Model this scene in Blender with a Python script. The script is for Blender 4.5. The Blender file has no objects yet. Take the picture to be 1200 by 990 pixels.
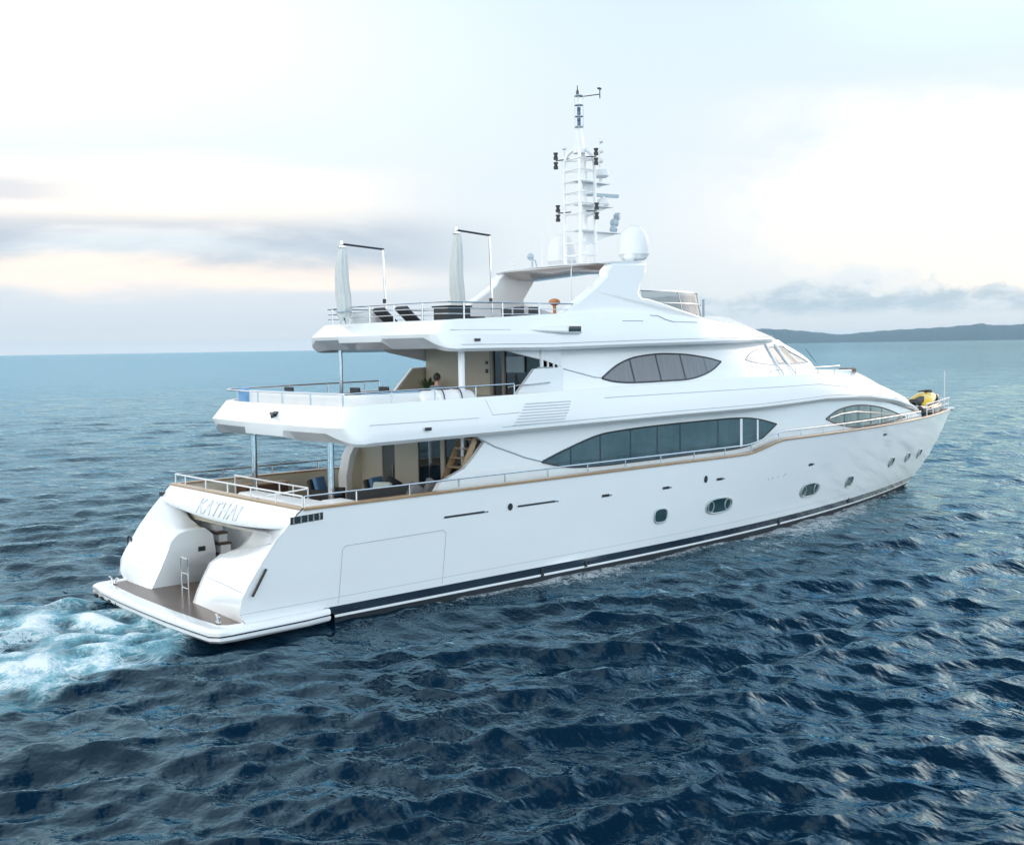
import bpy, bmesh, math, random
import numpy as np
from mathutils import Vector, Matrix
R_ = math.radians
random.seed(7)
rng = np.random.default_rng(11)
scene = bpy.context.scene
COL = scene.collection

# ------------------------------------------------------------------ camera
CAM_LOC = (-11.934, -29.156, 7.5)
CAM_ROT = [[0.75538367, -0.05661979, 0.65283207],
           [-0.65508346, -0.04067941, 0.75446063],
           [-0.01616058, -0.99756673, -0.06781925]]      # columns: right, down, forward
cd = bpy.data.cameras.new('camera')
cd.sensor_fit = 'HORIZONTAL'; cd.sensor_width = 36.0
cd.lens = 36.0 * 1305.0 / 1200.0
cd.clip_start = 0.5; cd.clip_end = 60000
cam = bpy.data.objects.new('camera', cd); COL.objects.link(cam)
M = Matrix.Identity(4)
for i in range(3):
    M[i][0] = CAM_ROT[i][0]; M[i][1] = -CAM_ROT[i][1]; M[i][2] = -CAM_ROT[i][2]; M[i][3] = CAM_LOC[i]
cam.matrix_world = M
scene.camera = cam

# ------------------------------------------------------------------ light: overcast evening, soft low sun from astern
SUN_AZ, SUN_EL = 176.0, 24.0
VIEW_AZ = 49.1
sd = bpy.data.lights.new('sun', 'SUN'); sd.energy = 0.8; sd.angle = R_(16); sd.color = (1.0, 0.93, 0.86)
sun = bpy.data.objects.new('sun', sd); COL.objects.link(sun)
sdir = Vector((math.cos(R_(SUN_EL)) * math.cos(R_(SUN_AZ)), math.cos(R_(SUN_EL)) * math.sin(R_(SUN_AZ)), math.sin(R_(SUN_EL))))
sun.rotation_euler = sdir.to_track_quat('Z', 'Y').to_euler()

world = bpy.data.worlds.new('World'); scene.world = world
world.use_nodes = True
wt = world.node_tree; wt.nodes.clear()

class NT:
    """tiny node-graph writer"""
    def __init__(s, t): s.t = t
    def n(s, typ, **kw):
        nd = s.t.nodes.new(typ)
        for k, v in kw.items(): setattr(nd, k, v)
        return nd
    def put(s, sock, v):
        if isinstance(v, bpy.types.NodeSocket): s.t.links.new(v, sock)
        elif v is not None: sock.default_value = v
    def math(s, op, a, b=None, c=None, clamp=False):
        nd = s.n('ShaderNodeMath', operation=op, use_clamp=clamp)
        for i, v in enumerate((a, b, c)):
            if v is not None: s.put(nd.inputs[i], v)
        return nd.outputs[0]
    def mix(s, f, a, b):
        nd = s.n('ShaderNodeMix', data_type='RGBA')
        s.put(nd.inputs[0], f); s.put(nd.inputs[6], a); s.put(nd.inputs[7], b)
        return nd.outputs[2]
    def ramp(s, f, stops, interp='LINEAR'):
        nd = s.n('ShaderNodeValToRGB'); cr = nd.color_ramp; cr.interpolation = interp
        while len(cr.elements) < len(stops): cr.elements.new(0.5)
        for e, (p, c) in zip(cr.elements, stops):
            e.position = p; e.color = (c, c, c, 1) if not isinstance(c, (tuple, list)) else (*c, 1)
        s.put(nd.inputs[0], f); return nd.outputs[0]
    def noise(s, vec, scale, detail=6, rough=0.55, dist=0.0):
        nd = s.n('ShaderNodeTexNoise'); s.put(nd.inputs['Vector'], vec)
        nd.inputs['Scale'].default_value = scale; nd.inputs['Detail'].default_value = detail
        nd.inputs['Roughness'].default_value = rough; nd.inputs['Distortion'].default_value = dist
        return nd.outputs[0]
    def smooth(s, x, a, b):
        nd = s.n('ShaderNodeMapRange', interpolation_type='SMOOTHSTEP')
        s.put(nd.inputs[0], x); s.put(nd.inputs[1], a); s.put(nd.inputs[2], b)
        nd.inputs[3].default_value = 0; nd.inputs[4].default_value = 1
        return nd.outputs[0]
    def comb(s, x, y, z):
        nd = s.n('ShaderNodeCombineXYZ')
        for i, v in enumerate((x, y, z)): s.put(nd.inputs[i], v)
        return nd.outputs[0]

W = NT(wt)
SKY_STRENGTH = 0.10
tc = W.n('ShaderNodeTexCoord')
rot = W.n('ShaderNodeVectorRotate', rotation_type='Z_AXIS'); W.put(rot.inputs['Vector'], tc.outputs['Generated']); rot.inputs['Angle'].default_value = -R_(VIEW_AZ)
sx = W.n('ShaderNodeSeparateXYZ'); W.put(sx.inputs[0], rot.outputs[0])
az = W.math('MULTIPLY', W.math('ARCTAN2', sx.outputs[1], sx.outputs[0]), 57.2958)      # degrees, + is left of the view
el = W.math('MULTIPLY', W.math('ARCSINE', sx.outputs[2]), 57.2958)
sky = W.n('ShaderNodeTexSky', sky_type='NISHITA', sun_disc=False)
sky.sun_elevation = R_(SUN_EL); sky.sun_rotation = math.atan2(sdir.x, sdir.y)
sky.altitude = 0; sky.air_density = 1.0; sky.dust_density = 1.5; sky.ozone_density = 1.5
K = 1.0 / SKY_STRENGTH
def col(r, g, b): return (r * K, g * K, b * K, 1)
elc = W.math('DIVIDE', el, 90.0)
# thin overcast veil: pale near the horizon, deeper blue-grey overhead
veil = W.ramp(W.math('ABSOLUTE', elc), [(0.0, (.82, .88, .93)), (0.03, (.83, .89, .94)), (0.07, (.86, .92, .965)), (0.13, (.83, .93, .985)), (0.195, (.77, .92, 1.02)), (0.245, (.11, .26, .40)), (0.45, (.05, .17, .29)), (1.0, (.18, .34, .50))])
veilK = W.n('ShaderNodeVectorMath', operation='SCALE'); W.put(veilK.inputs[0], veil); veilK.inputs[3].default_value = K
base = W.mix(0.86, sky.outputs[0], veilK.outputs[0])
# sky beside and behind the view, mostly unseen, brightened to light hull and water
back = W.math('MULTIPLY', W.smooth(W.math('ABSOLUTE', az), 65.0, 130.0), W.math('SUBTRACT', 1.0, W.smooth(el, 48.0, 72.0)))
sides = W.math('MULTIPLY', W.smooth(W.math('ABSOLUTE', az), 11.0, 24.0), W.math('SUBTRACT', 1.0, W.smooth(el, 30.0, 55.0)))
sides = W.math('MULTIPLY', sides, W.smooth(el, 12.0, 20.0))
base = W.mix(W.math('MULTIPLY', sides, .85), base, col(1.0, 1.36, 1.72))
low = W.math('SUBTRACT', 1.0, W.smooth(el, 8.0, 42.0))
flank = W.math('MULTIPLY', W.math('SUBTRACT', 1.0, W.smooth(W.math('ABSOLUTE', az), 52.0, 75.0)), W.smooth(W.math('ABSOLUTE', az), 24.6, 33.0))
flank = W.math('MULTIPLY', flank, W.math('SUBTRACT', 1.0, W.smooth(el, 22.0, 45.0)))
base = W.mix(W.math('MULTIPLY', flank, .8), base, W.mix(W.smooth(az, -20.0, 20.0), col(4.4, 3.5, 3.0), col(2.6, 2.35, 2.2)))
base = W.mix(W.math('MULTIPLY', back, 0.94), base, W.mix(low, col(.88, 1.12, 1.36), col(2.3, 2.54, 2.64)))
# clouds in (azimuth, elevation)
vec = W.comb(W.math('MULTIPLY', az, 0.055), W.math('MULTIPLY', el, 0.30), 0.0)
n1 = W.noise(vec, 1.0, 8, 0.55, 0.35)
vec2 = W.comb(W.math('MULTIPLY', az, 0.12), W.math('MULTIPLY', el, 0.22), 3.7)
n2 = W.noise(vec2, 1.0, 9, 0.6, 0.4)
def band(x, c, w):   # soft bump
    return W.math('SUBTRACT', 1.0, W.smooth(W.math('ABSOLUTE', W.math('SUBTRACT', x, c)), w * 0.25, w))
wob = W.math('MULTIPLY', W.math('SUBTRACT', n1, 0.5), 3.0)
elw = W.math('ADD', el, wob)
# cream-white glow patches
g1 = W.math('MULTIPLY', band(az, -30.0, 24.0), band(elw, 6.8, 6.4))
g1 = W.math('MULTIPLY', g1, W.smooth(n2, 0.22, 0.72))
base = W.mix(g1, base, col(1.6, 1.28, .92))
g2 = W.math('MULTIPLY', band(az, 18.0, 17.0), band(elw, 7.4, 2.6))
base = W.mix(W.math('MULTIPLY', g2, 0.85), base, col(1.15, 1.03, .90))
g2b = W.math('MULTIPLY', W.smooth(az, -8.0, 24.0), W.smooth(elw, 6.0, 15.0))
base = W.mix(W.math('MULTIPLY', g2b, 0.85), base, col(1.08, 1.14, 1.18))
g3 = W.math('MULTIPLY', W.smooth(az, 1.0, 10.0), band(elw, 3.65, 1.1))
base = W.mix(W.math('MULTIPLY', g3, 0.9), base, col(1.12, .96, .83))
# blue-grey stratus bands on the left
b1 = W.math('MULTIPLY', W.math('MULTIPLY', W.smooth(az, -2.0, 8.0), band(elw, 5.2, 1.9)), W.smooth(n1, 0.30, 0.52))
base = W.mix(W.math('MULTIPLY', b1, 0.85), base, col(.48, .56, .655))
b2 = W.math('MULTIPLY', W.math('MULTIPLY', W.smooth(az, 19.0, 24.0), band(elw, 7.9, 0.8)), 0.6)
base = W.mix(b2, base, col(.58, .63, .72))
b3 = W.math('MULTIPLY', W.smooth(az, -2.0, 8.0), band(elw, 2.0, 1.5))
base = W.mix(W.math('MULTIPLY', b3, 0.55), base, col(.70, .75, .82))
# low cumulus bank on the right
top = W.math('ADD', 2.6, W.math('MULTIPLY', W.math('SUBTRACT', W.noise(W.comb(W.math('MULTIPLY', az, 0.33), W.math('MULTIPLY', el, 0.5), 9.1), 1.0, 7, 0.62), 0.5), 3.6))
cum = W.math('MULTIPLY', W.smooth(W.math('SUBTRACT', top, el), -0.1, 0.55), W.smooth(el, 1.0, 1.7))
cum = W.math('MULTIPLY', cum, W.smooth(W.math('MULTIPLY', az, -1.0), 4.0, 13.0))
shade = W.noise(W.comb(W.math('MULTIPLY', az, 0.5), W.math('MULTIPLY', el, 1.3), 2.2), 1.0, 6, 0.6)
base = W.mix(W.math('MULTIPLY', cum, 0.8), base, W.mix(W.smooth(shade, 0.36, 0.66), col(.43, .56, .65), col(.74, .80, .85)))
# horizon haze strip
hz = W.math('SUBTRACT', 1.0, W.smooth(W.math('ABSOLUTE', el), 0.1, 1.2))
base = W.mix(W.math('MULTIPLY', hz, 0.7), base, col(1.16, 1.02, .96))
bg = W.n('ShaderNodeBackground'); bg.inputs['Strength'].default_value = SKY_STRENGTH
W.put(bg.inputs['Color'], base)
wo = W.n('ShaderNodeOutputWorld'); wt.links.new(bg.outputs[0], wo.inputs['Surface'])

vs = scene.view_settings
vs.view_transform = 'Standard'; vs.look = 'None'; vs.exposure = 0.16; vs.gamma = 1.0; vs.use_curve_mapping = False
scene.cycles.max_bounces = 6; scene.cycles.glossy_bounces = 3; scene.cycles.transmission_bounces = 4; scene.cycles.transparent_max_bounces = 8
scene.cycles.use_denoising = True; scene.cycles.blur_glossy = 1.0

# ------------------------------------------------------------------ materials
def mat(name, base, rough=0.5, metal=0.0, coat=0.0, spec=0.5, vary=0.0, vscale=3.0, bump=0.0, bscale=40.0):
    m = bpy.data.materials.new(name); m.use_nodes = True
    t = NT(m.node_tree); p = m.node_tree.nodes['Principled BSDF']
    p.inputs['Base Color'].default_value = (*base, 1); p.inputs['Roughness'].default_value = rough
    p.inputs['Metallic'].default_value = metal; p.inputs['Coat Weight'].default_value = coat
    p.inputs['Coat Roughness'].default_value = 0.06; p.inputs['Specular IOR Level'].default_value = spec
    if vary or bump:
        tcn = t.n('ShaderNodeTexCoord')
        if vary:
            nz = t.noise(tcn.outputs['Object'], vscale, 5, 0.6)
            a = tuple(max(0, c * (1 - vary)) for c in base); b = tuple(min(1, c * (1 + vary)) for c in base)
            t.put(p.inputs['Base Color'], t.mix(nz, (*a, 1), (*b, 1)))
            t.put(p.inputs['Roughness'], t.math('ADD', rough - 0.05, t.math('MULTIPLY', nz, 0.1)))
        if bump:
            bp = t.n('ShaderNodeBump'); bp.inputs['Strength'].default_value = bump; bp.inputs['Distance'].default_value = 0.02
            t.put(bp.inputs['Height'], t.noise(tcn.outputs['Object'], bscale, 3)); t.put(p.inputs['Normal'], bp.outputs[0])
    return m

def teak_mat(g=1.0):
    m = bpy.data.materials.new('teak'); m.use_nodes = True
    t = NT(m.node_tree); p = m.node_tree.nodes['Principled BSDF']
    tcn = t.n('ShaderNodeTexCoord'); s = t.n('ShaderNodeSeparateXYZ'); t.put(s.inputs[0], tcn.outputs['Object'])
    fr = t.math('FRACT', t.math('MULTIPLY', s.outputs[1], 14.0))
    seam = t.math('LESS_THAN', fr, 0.10)
    grain = t.noise(t.comb(t.math('MULTIPLY', s.outputs[0], 1.2), t.math('MULTIPLY', s.outputs[1], 22.0), s.outputs[2]), 1.0, 5, 0.6)
    wood = t.mix(grain, (.17*g, .085*g, .05*g, 1), (.34*g, .19*g, .115*g, 1))
    t.put(p.inputs['Base Color'], t.mix(seam, wood, (.03, .025, .02, 1)))
    p.inputs['Roughness'].default_value = 0.42
    return m

def wet_teak():
    m = teak_mat(.36); m.name = 'wet_teak'
    p = m.node_tree.nodes['Principled BSDF']; p.inputs['Roughness'].default_value = 0.30
    p.inputs['Coat Weight'].default_value = 0.15
    return m

def toned_glass(name, a, b, scale):
    """tinted pane; blinds and reflected sky are put into its base colour"""
    m = bpy.data.materials.new(name); m.use_nodes = True
    t = NT(m.node_tree); p = m.node_tree.nodes['Principled BSDF']
    tcn = t.n('ShaderNodeTexCoord'); s = t.n('ShaderNodeSeparateXYZ'); t.put(s.inputs[0], tcn.outputs['Object'])
    n = t.noise(t.comb(t.math('MULTIPLY', s.outputs[0], scale), 0.0, t.math('MULTIPLY', s.outputs[2], 0.6)), 1.0, 4, 0.6)
    t.put(p.inputs['Base Color'], t.mix(t.smooth(n, 0.3, 0.7), (*a, 1), (*b, 1)))
    p.inputs['Roughness'].default_value = 0.04; p.inputs['Coat Weight'].default_value = 0.5; p.inputs['Coat Roughness'].default_value = 0.02
    return m

WHITE = mat('white_gelcoat', (.81, .83, .84), 0.16, coat=0.6, vary=0.025, vscale=0.7)
WHITE2 = mat('white_deck_paint', (.78, .79, .79), 0.5, vary=0.03)
GROOVE = mat('panel_seam', (.42, .47, .50), 0.5)
CREAM = mat('cream_panel', (.58, .54, .43), 0.35, vary=0.04)
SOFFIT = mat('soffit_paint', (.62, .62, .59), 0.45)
NAVY = mat('navy_stripe', (.008, .015, .030), 0.2, coat=0.5)
ANTIF = mat('antifouling', (.012, .016, .022), 0.6)
TEAK = teak_mat()
WTEAK = wet_teak()
TEAKCAP = mat('varnished_teak', (.38, .25, .14), 0.3, coat=0.5, vary=0.3, vscale=4)
STEEL = mat('polished_steel', (.66, .68, .70), 0.16, metal=1.0)
WSTEEL = mat('painted_tube', (.78, .79, .80), 0.3, coat=0.3)
DARKSTEEL = mat('dark_metal', (.05, .055, .06), 0.35, metal=0.6)
RUBBER = mat('black_rubber', (.02, .02, .022), 0.6)
GLASS_MAIN = toned_glass('saloon_glass', (.042, .080, .097), (.068, .112, .128), 1.0)  # teal raised in the base colour to stand for reflected sky
GLASS_UP = toned_glass('bridge_deck_glass', (.125, .140, .165), (.155, .168, .19), 7.0)
GLASS_BOW = toned_glass('bow_glass', (.13, .19, .19), (.24, .28, .24), 2.2)
GLASS_PALE = toned_glass('pale_glass', (.26, .34, .37), (.36, .43, .45), 1.5)
GLASS_DARK = mat('dark_door_glass', (.008, .014, .018), 0.04, coat=0.5)
PORTGLASS = mat('porthole_glass', (.02, .05, .055), 0.05, coat=0.6)
PORTRIM = mat('porthole_rim', (.40, .47, .48), 0.3, metal=0.3)
RATTAN = mat('dark_rattan', (.028, .026, .027), 0.7, bump=0.6, bscale=60)
CHARCOAL = mat('charcoal_fabric', (.035, .04, .045), 0.8, bump=0.3)
BLUEF = mat('blue_fabric', (.10, .22, .40), 0.8, bump=0.3)
GREYF = mat('grey_fabric', (.22, .21, .21), 0.85, bump=0.3)
PALEF = mat('pale_fabric', (.52, .58, .55), 0.85, bump=0.3)
WHITEF = mat('white_cushion', (.74, .75, .76), 0.8, vary=0.04)
CANVAS = mat('umbrella_canvas', (.60, .63, .62), 0.85, vary=0.08, vscale=5, bump=0.4, bscale=9)
BLUESCREEN = mat('blue_screen', (.16, .36, .62), 0.3, coat=0.4, vary=0.25, vscale=6)
SKIN = mat('skin', (.42, .25, .17), 0.5)
HAIR = mat('dark_hair', (.012, .01, .01), 0.6)
SHIRT = mat('grey_shirt', (.14, .17, .22), 0.8)
TROUS = mat('dark_trousers', (.03, .035, .05), 0.8)
YELLOW = mat('yellow_gelcoat', (.78, .52, .02), 0.2, coat=0.6)
BLACKG = mat('black_gelcoat', (.012, .014, .016), 0.2, coat=0.5)
DOME = mat('radome_white', (.74, .76, .77), 0.4, vary=0.02)
GREYBLUE = mat('radar_grey', (.40, .48, .54), 0.4)
BROWN = mat('brown_leather', (.13, .075, .06), 0.5)
LEAF = mat('leaf', (.05, .10, .03), 0.6)
ORANGE = mat('orange_cover', (.60, .25, .10), 0.6)

def tinted(name, c, mixf):
    m = bpy.data.materials.new(name); m.use_nodes = True
    nt = m.node_tree; p = nt.nodes['Principled BSDF']; o = nt.nodes['Material Output']
    p.inputs['Base Color'].default_value = (*c, 1); p.inputs['Roughness'].default_value = 0.08
    tr = nt.nodes.new('ShaderNodeBsdfTransparent'); tr.inputs[0].default_value = (.85, .9, .92, 1)
    mx = nt.nodes.new('ShaderNodeMixShader'); mx.inputs[0].default_value = mixf
    nt.links.new(tr.outputs[0], mx.inputs[1]); nt.links.new(p.outputs[0], mx.inputs[2]); nt.links.new(mx.outputs[0], o.inputs['Surface'])
    return m
SCREEN = tinted('tinted_screen', (.26, .28, .28), 0.62)
CLEARP = tinted('clear_pane', (.20, .27, .28), 0.6)

# ------------------------------------------------------------------ mesh helpers
class MB:
    def __init__(s): s.v = []; s.f = []; s.m = []
    def add(s, vs, fs, mi=0):
        o = len(s.v); s.v += [tuple(map(float, p)) for p in vs]
        for f in fs: s.f.append(tuple(i + o for i in f)); s.m.append(mi)
        return s
    def box(s, x0, x1, y0, y1, z0, z1, mi=0):
        return s.add([(x0,y0,z0),(x1,y0,z0),(x1,y1,z0),(x0,y1,z0),(x0,y0,z1),(x1,y0,z1),(x1,y1,z1),(x0,y1,z1)],
              [(0,3,2,1),(4,5,6,7),(0,1,5,4),(1,2,6,5),(2,3,7,6),(3,0,4,7)], mi)
    def obox(s, c, h, rz=0, ry=0, mi=0):
        mt = Matrix.Translation(c) @ Matrix.Rotation(rz, 4, 'Z') @ Matrix.Rotation(ry, 4, 'Y')
        vs = [mt @ Vector((sx*h[0], sy*h[1], sz*h[2])) for sz in (-1,1) for sy in (-1,1) for sx in (-1,1)]
        return s.add(vs, [(0,2,3,1),(4,5,7,6),(0,1,5,4),(1,3,7,5),(3,2,6,7),(2,0,4,6)], mi)
    def rbox(s, c, h, r=0.05, rz=0, ry=0, mi=0, n=3):
        """box with rounded edges (a cushion)"""
        mt = Matrix.Translation(c) @ Matrix.Rotation(rz, 4, 'Z') @ Matrix.Rotation(ry, 4, 'Y')
        r = min(r, *h); rings = []; k = n
        angs = [(-math.pi/2 + math.pi * i / (2*k+1)) for i in range(2*k+2)]
        for a in angs:
            zz = (h[2]-r) * (1 if a > 0 else -1) + r*math.sin(a); rr = r*math.cos(a)
            ring = []
            for q, (qx, qy) in enumerate(((1,1),(-1,1),(-1,-1),(1,-1))):
                for j in range(k+1):
                    b = q*math.pi/2 + j*math.pi/2/k
                    ring.append(mt @ Vector((qx*(h[0]-r)+rr*math.cos(b), qy*(h[1]-r)+rr*math.sin(b), zz)))
            rings.append(ring)
        s.grid(rings, mi, close=True); N = len(rings[0])
        o = len(s.v); s.add(rings[0], [tuple(range(N))[::-1]], mi); s.add(rings[-1], [tuple(range(N))], mi)
        return s
    def grid(s, rows, mi=0, close=False, mfun=None):
        n = len(rows[0]); vs = [p for r in rows for p in r]; fs = []; ms = []
        for i in range(len(rows)-1):
            for j in range(n if close else n-1):
                a = i*n+j; b = i*n+(j+1) % n
                fs.append((a, b, b+n, a+n)); ms.append(mfun(i, j) if mfun else mi)
        o = len(s.v); s.v += [tuple(map(float, p)) for p in vs]
        for f, m_ in zip(fs, ms): s.f.append(tuple(i+o for i in f)); s.m.append(m_)
        return s
    def tube(s, pts, r=0.02, n=6, mi=0, closed=False, caps=True):
        pts = [Vector(p) for p in pts]; rows = []; N = len(pts)
        rs = r if isinstance(r, (list, tuple)) else [r]*N
        up = None
        for i, p in enumerate(pts):
            if closed: t = pts[(i+1) % N]-pts[i-1]
            else: t = pts[min(i+1, N-1)]-pts[max(i-1, 0)]
            if t.length < 1e-9: t = Vector((0, 0, 1))
            t.normalize()
            if up is None:
                up = Vector((0, 0, 1)) if abs(t.z) < 0.9 else Vector((1, 0, 0))
            a = t.cross(up)
            if a.length < 1e-4: a = t.cross(Vector((0.3, 0.8, 0.2)))
            a.normalize(); b = a.cross(t); up = b
            rows.append([p + (a*math.cos(q*2*math.pi/n) + b*math.sin(q*2*math.pi/n))*rs[i] for q in range(n)])
        if closed: rows.append(rows[0])
        s.grid(rows, mi, close=True)
        if caps and not closed:
            s.add(rows[0], [tuple(range(n))], mi); s.add(rows[-1], [tuple(range(n))[::-1]], mi)
        return s
    def prism(s, poly, vec, mi=0):
        n = len(poly); v = Vector(vec)
        vs = [Vector(p) for p in poly] + [Vector(p)+v for p in poly]
        fs = [tuple(range(n))[::-1], tuple(range(n, 2*n))] + [(i, (i+1) % n, (i+1) % n+n, i+n) for i in range(n)]
        return s.add(vs, fs, mi)
    def lathe(s, prof, c=(0,0,0), n=20, mi=0):
        rows = [[(c[0]+r*math.cos(2*math.pi*k/n), c[1]+r*math.sin(2*math.pi*k/n), c[2]+z) for k in range(n)] for r, z in prof]
        return s.grid(rows, mi, close=True)
    def ball(s, c, r, n=12, m=8, sc=(1,1,1), mi=0):
        rows = [[(c[0]+sc[0]*r*math.sin(math.pi*i/m)*math.cos(2*math.pi*k/n), c[1]+sc[1]*r*math.sin(math.pi*i/m)*math.sin(2*math.pi*k/n), c[2]-sc[2]*r*math.cos(math.pi*i/m)) for k in range(n)] for i in range(m+1)]
        return s.grid(rows, mi, close=True)
    def build(s, name, mats, parent=None, sharp=32, bevel=0.0, weld=True):
        me = bpy.data.meshes.new(name); me.from_pydata(s.v, [], s.f)
        if not isinstance(mats, (list, tuple)): mats = [mats]
        for m_ in mats: me.materials.append(m_)
        me.polygons.foreach_set('material_index', s.m)
        bm = bmesh.new(); bm.from_mesh(me)
        if weld: bmesh.ops.remove_doubles(bm, verts=bm.verts, dist=1e-4)
        bmesh.ops.dissolve_degenerate(bm, edges=bm.edges, dist=1e-5)
        bmesh.ops.recalc_face_normals(bm, faces=bm.faces)
        bm.to_mesh(me); bm.free()
        me.polygons.foreach_set('use_smooth', [True]*len(me.polygons))
        me.set_sharp_from_angle(angle=R_(sharp)); me.update()
        o = bpy.data.objects.new(name, me); COL.objects.link(o)
        if parent is not None:
            o.parent = parent
            par = parent.get('_at')
            o.matrix_parent_inverse = Matrix.Translation(parent.location).inverted() if parent.parent is None else Matrix.Identity(4)
        if bevel:
            b = o.modifiers.new('bevel', 'BEVEL'); b.width = bevel; b.segments = 2; b.limit_method = 'ANGLE'; b.angle_limit = R_(40)
        return o

def tag(o, label, cat, group=None, kind=None):
    if label: o['label'] = label
    if cat: o['category'] = cat
    if group: o['group'] = group
    if kind: o['kind'] = kind
    return o
def thing(name, loc, label, cat, group=None):
    o = bpy.data.objects.new(name, None); o.location = loc; o.empty_display_size = 0.3; COL.objects.link(o)
    return tag(o, label, cat, group)
def copy_tree(o, delta, label=None):
    def rec(q, par):
        c = q.copy(); COL.objects.link(c)
        if par is not None: c.parent = par
        for k in q.children: rec(k, c)
        return c
    c = rec(o, None); c.location = o.location + Vector(delta)
    if label: c['label'] = label
    return c

def interp(tab, x):
    xs = [p[0] for p in tab]; ys = [p[1] for p in tab]
    return float(np.interp(x, xs, ys))
def lerp(a, b, t): return a+(b-a)*t
def sstep(a, b, x):
    t = min(1, max(0, (x-a)/(b-a))); return t*t*(3-2*t)

# ------------------------------------------------------------------ yacht lines (x fwd from platform edge, y to port, z up from the water)
def zr(x): return 3.40 + 0.02*sstep(2, 20, x) + 0.38*sstep(21.2, 24.0, x) + 0.05*sstep(38, 44, x)
STEM = [(-1.2, 36.5), (-.04, 38.5), (.25, 39.46), (1.0, 40.75), (1.72, 41.79), (2.7, 42.9), (3.65, 43.7), (3.89, 43.95)]
def xstem(z): return interp(STEM, z)
RAKE = [(-1.2, 3.0), (.6, 1.02), (.76, .93), (.9, .84), (1.36, .91), (2.25, 1.53), (2.78, 2.0), (3.13, 2.34), (3.4, 2.66), (3.9, 2.9)]
def xrake(z): return interp(RAKE, z)
def yhull(x, z):
    s = min(1.0, max(0.0, (z-.4)/3.4)); B = lerp(3.85, 3.99, s); xm = lerp(12, 18, s); xs = xstem(z)
    n = 2.2+.1*s
    u = min(1.0, max(0.0, (x-xm)/(xs-xm)))
    y = B*(1-u**n)
    if z < 0.4: y *= 1-.06*((.4-z)/1.6)**1.2
    return max(0.0, y)
def yr(x): return yhull(x, zr(x))

yacht = thing('motor_yacht', (18, 0, 0), 'large white three-deck motor yacht under way with radar mast and swim platform', 'yacht')

# ---- hull
def hull_side(sgn):
    zl = [-1.2, -.4, .1, .375, .378, .445, .448, .68, .683, .905, .92]
    K_ = len(zl)
    frac = [0.06, .15, .27, .4, .53, .66, .78, .88, .95, 1.0]
    N = 90
    ts = [(i/N) for i in range(N+1)]; ts = [t+0.06*math.sin(2*math.pi*t)/(2*math.pi) for t in ts]
    rows = []
    for j in range(K_+len(frac)):
        row = []
        for t in ts:
            if j < K_:
                z = zl[j]; x = lerp(xrake(z), xstem(z), t)
                if z < .6815: x = lerp(max(xrake(z), 3.25), xstem(z), t)
                if z < .45: x = lerp(3.6, xstem(z), t)
            else:
                f = frac[j-K_]; x = 10
                z = .92
                for _ in range(8):
                    x = lerp(xrake(z), xstem(z), t); z = lerp(.92, zr(x), f)
            row.append((x, sgn*yhull(x, z), z))
        rows.append(row)
    def mf(i, j):
        if i < 3: return 1
        if i in (3, 4): return 0
        if i in (5, 6): return 2
        if i == 9: return 3
        return 0
    return rows, mf
hb = MB()
for s_ in (-1, 1):
    rows, mf = hull_side(s_); hb.grid(rows, mfun=mf)
hull = hb.build('hull', [WHITE, ANTIF, NAVY, GROOVE], yacht, sharp=40)

def side_pt(x, z, off=0.0, sgn=-1):
    return (x, sgn*(yhull(x, z)+off), z)

# cap rail of varnished teak along the sheer and across the stern
cb = MB()
xsr = [2.66, 3.0] + list(np.arange(4, 21, 1.0)) + list(np.arange(21, 24.5, 0.35)) + list(np.arange(25, 43.2, 0.8)) + [43.6]
for s_ in (-1, 1):
    rows = []
    for x in xsr:
        y = yr(x); z = zr(x); rows.append([(x, s_*(y+.035), z-.045), (x, s_*(y+.045), z+.005), (x, s_*(y+.02), z+.03), (x, s_*max(0, y-.17), z+.03), (x, s_*max(0, y-.17), z-.03)])
    cb.grid(rows)
yy = np.linspace(-4.0, 4.0, 17)
cb.grid([[(2.60, y, 3.355), (2.585, y, 3.405), (2.61, y, 3.432), (2.80, y, 3.432), (2.80, y, 3.37)] for y in yy])
cb.build('cap_rail', TEAKCAP, yacht)

# inner bulwark faces
ib = MB()
for s_ in (-1, 1):
    rows = []
    for x in [2.85]+list(np.arange(3.5, 42.4, 0.8)):
        zlow = 2.38 if x < 22 else lerp(2.38, 3.3, sstep(22, 32, x))
        rows.append([(x, s_*max(.02, yhull(x, lerp(zr(x), zlow, q))-.14), lerp(zr(x), zlow, q)) for q in (0, .3, .65, 1)])
    ib.grid(rows, 0)
ib.grid([[(2.78, y, 3.40), (2.95, y, 2.35)] for y in (-3.86, 3.86)], 0)
ib.build('inner_bulwark', CREAM, yacht)

# deck floors
fb = MB(); fb.box(4.27, 15, -3.8, 3.8, 2.33, 2.40); fb.box(2.75, 4.27, -3.8, -.42, 2.66, 2.72); fb.build('main_deck', TEAK, yacht)
rows = []
for x in np.arange(30, 43.2, 0.6): y = max(0.02, yhull(x, 3.3)-.12); rows.append([(x, -y, 3.32), (x, y, 3.32)])
MB().grid(rows).build('foredeck', WHITE2, yacht)

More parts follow.
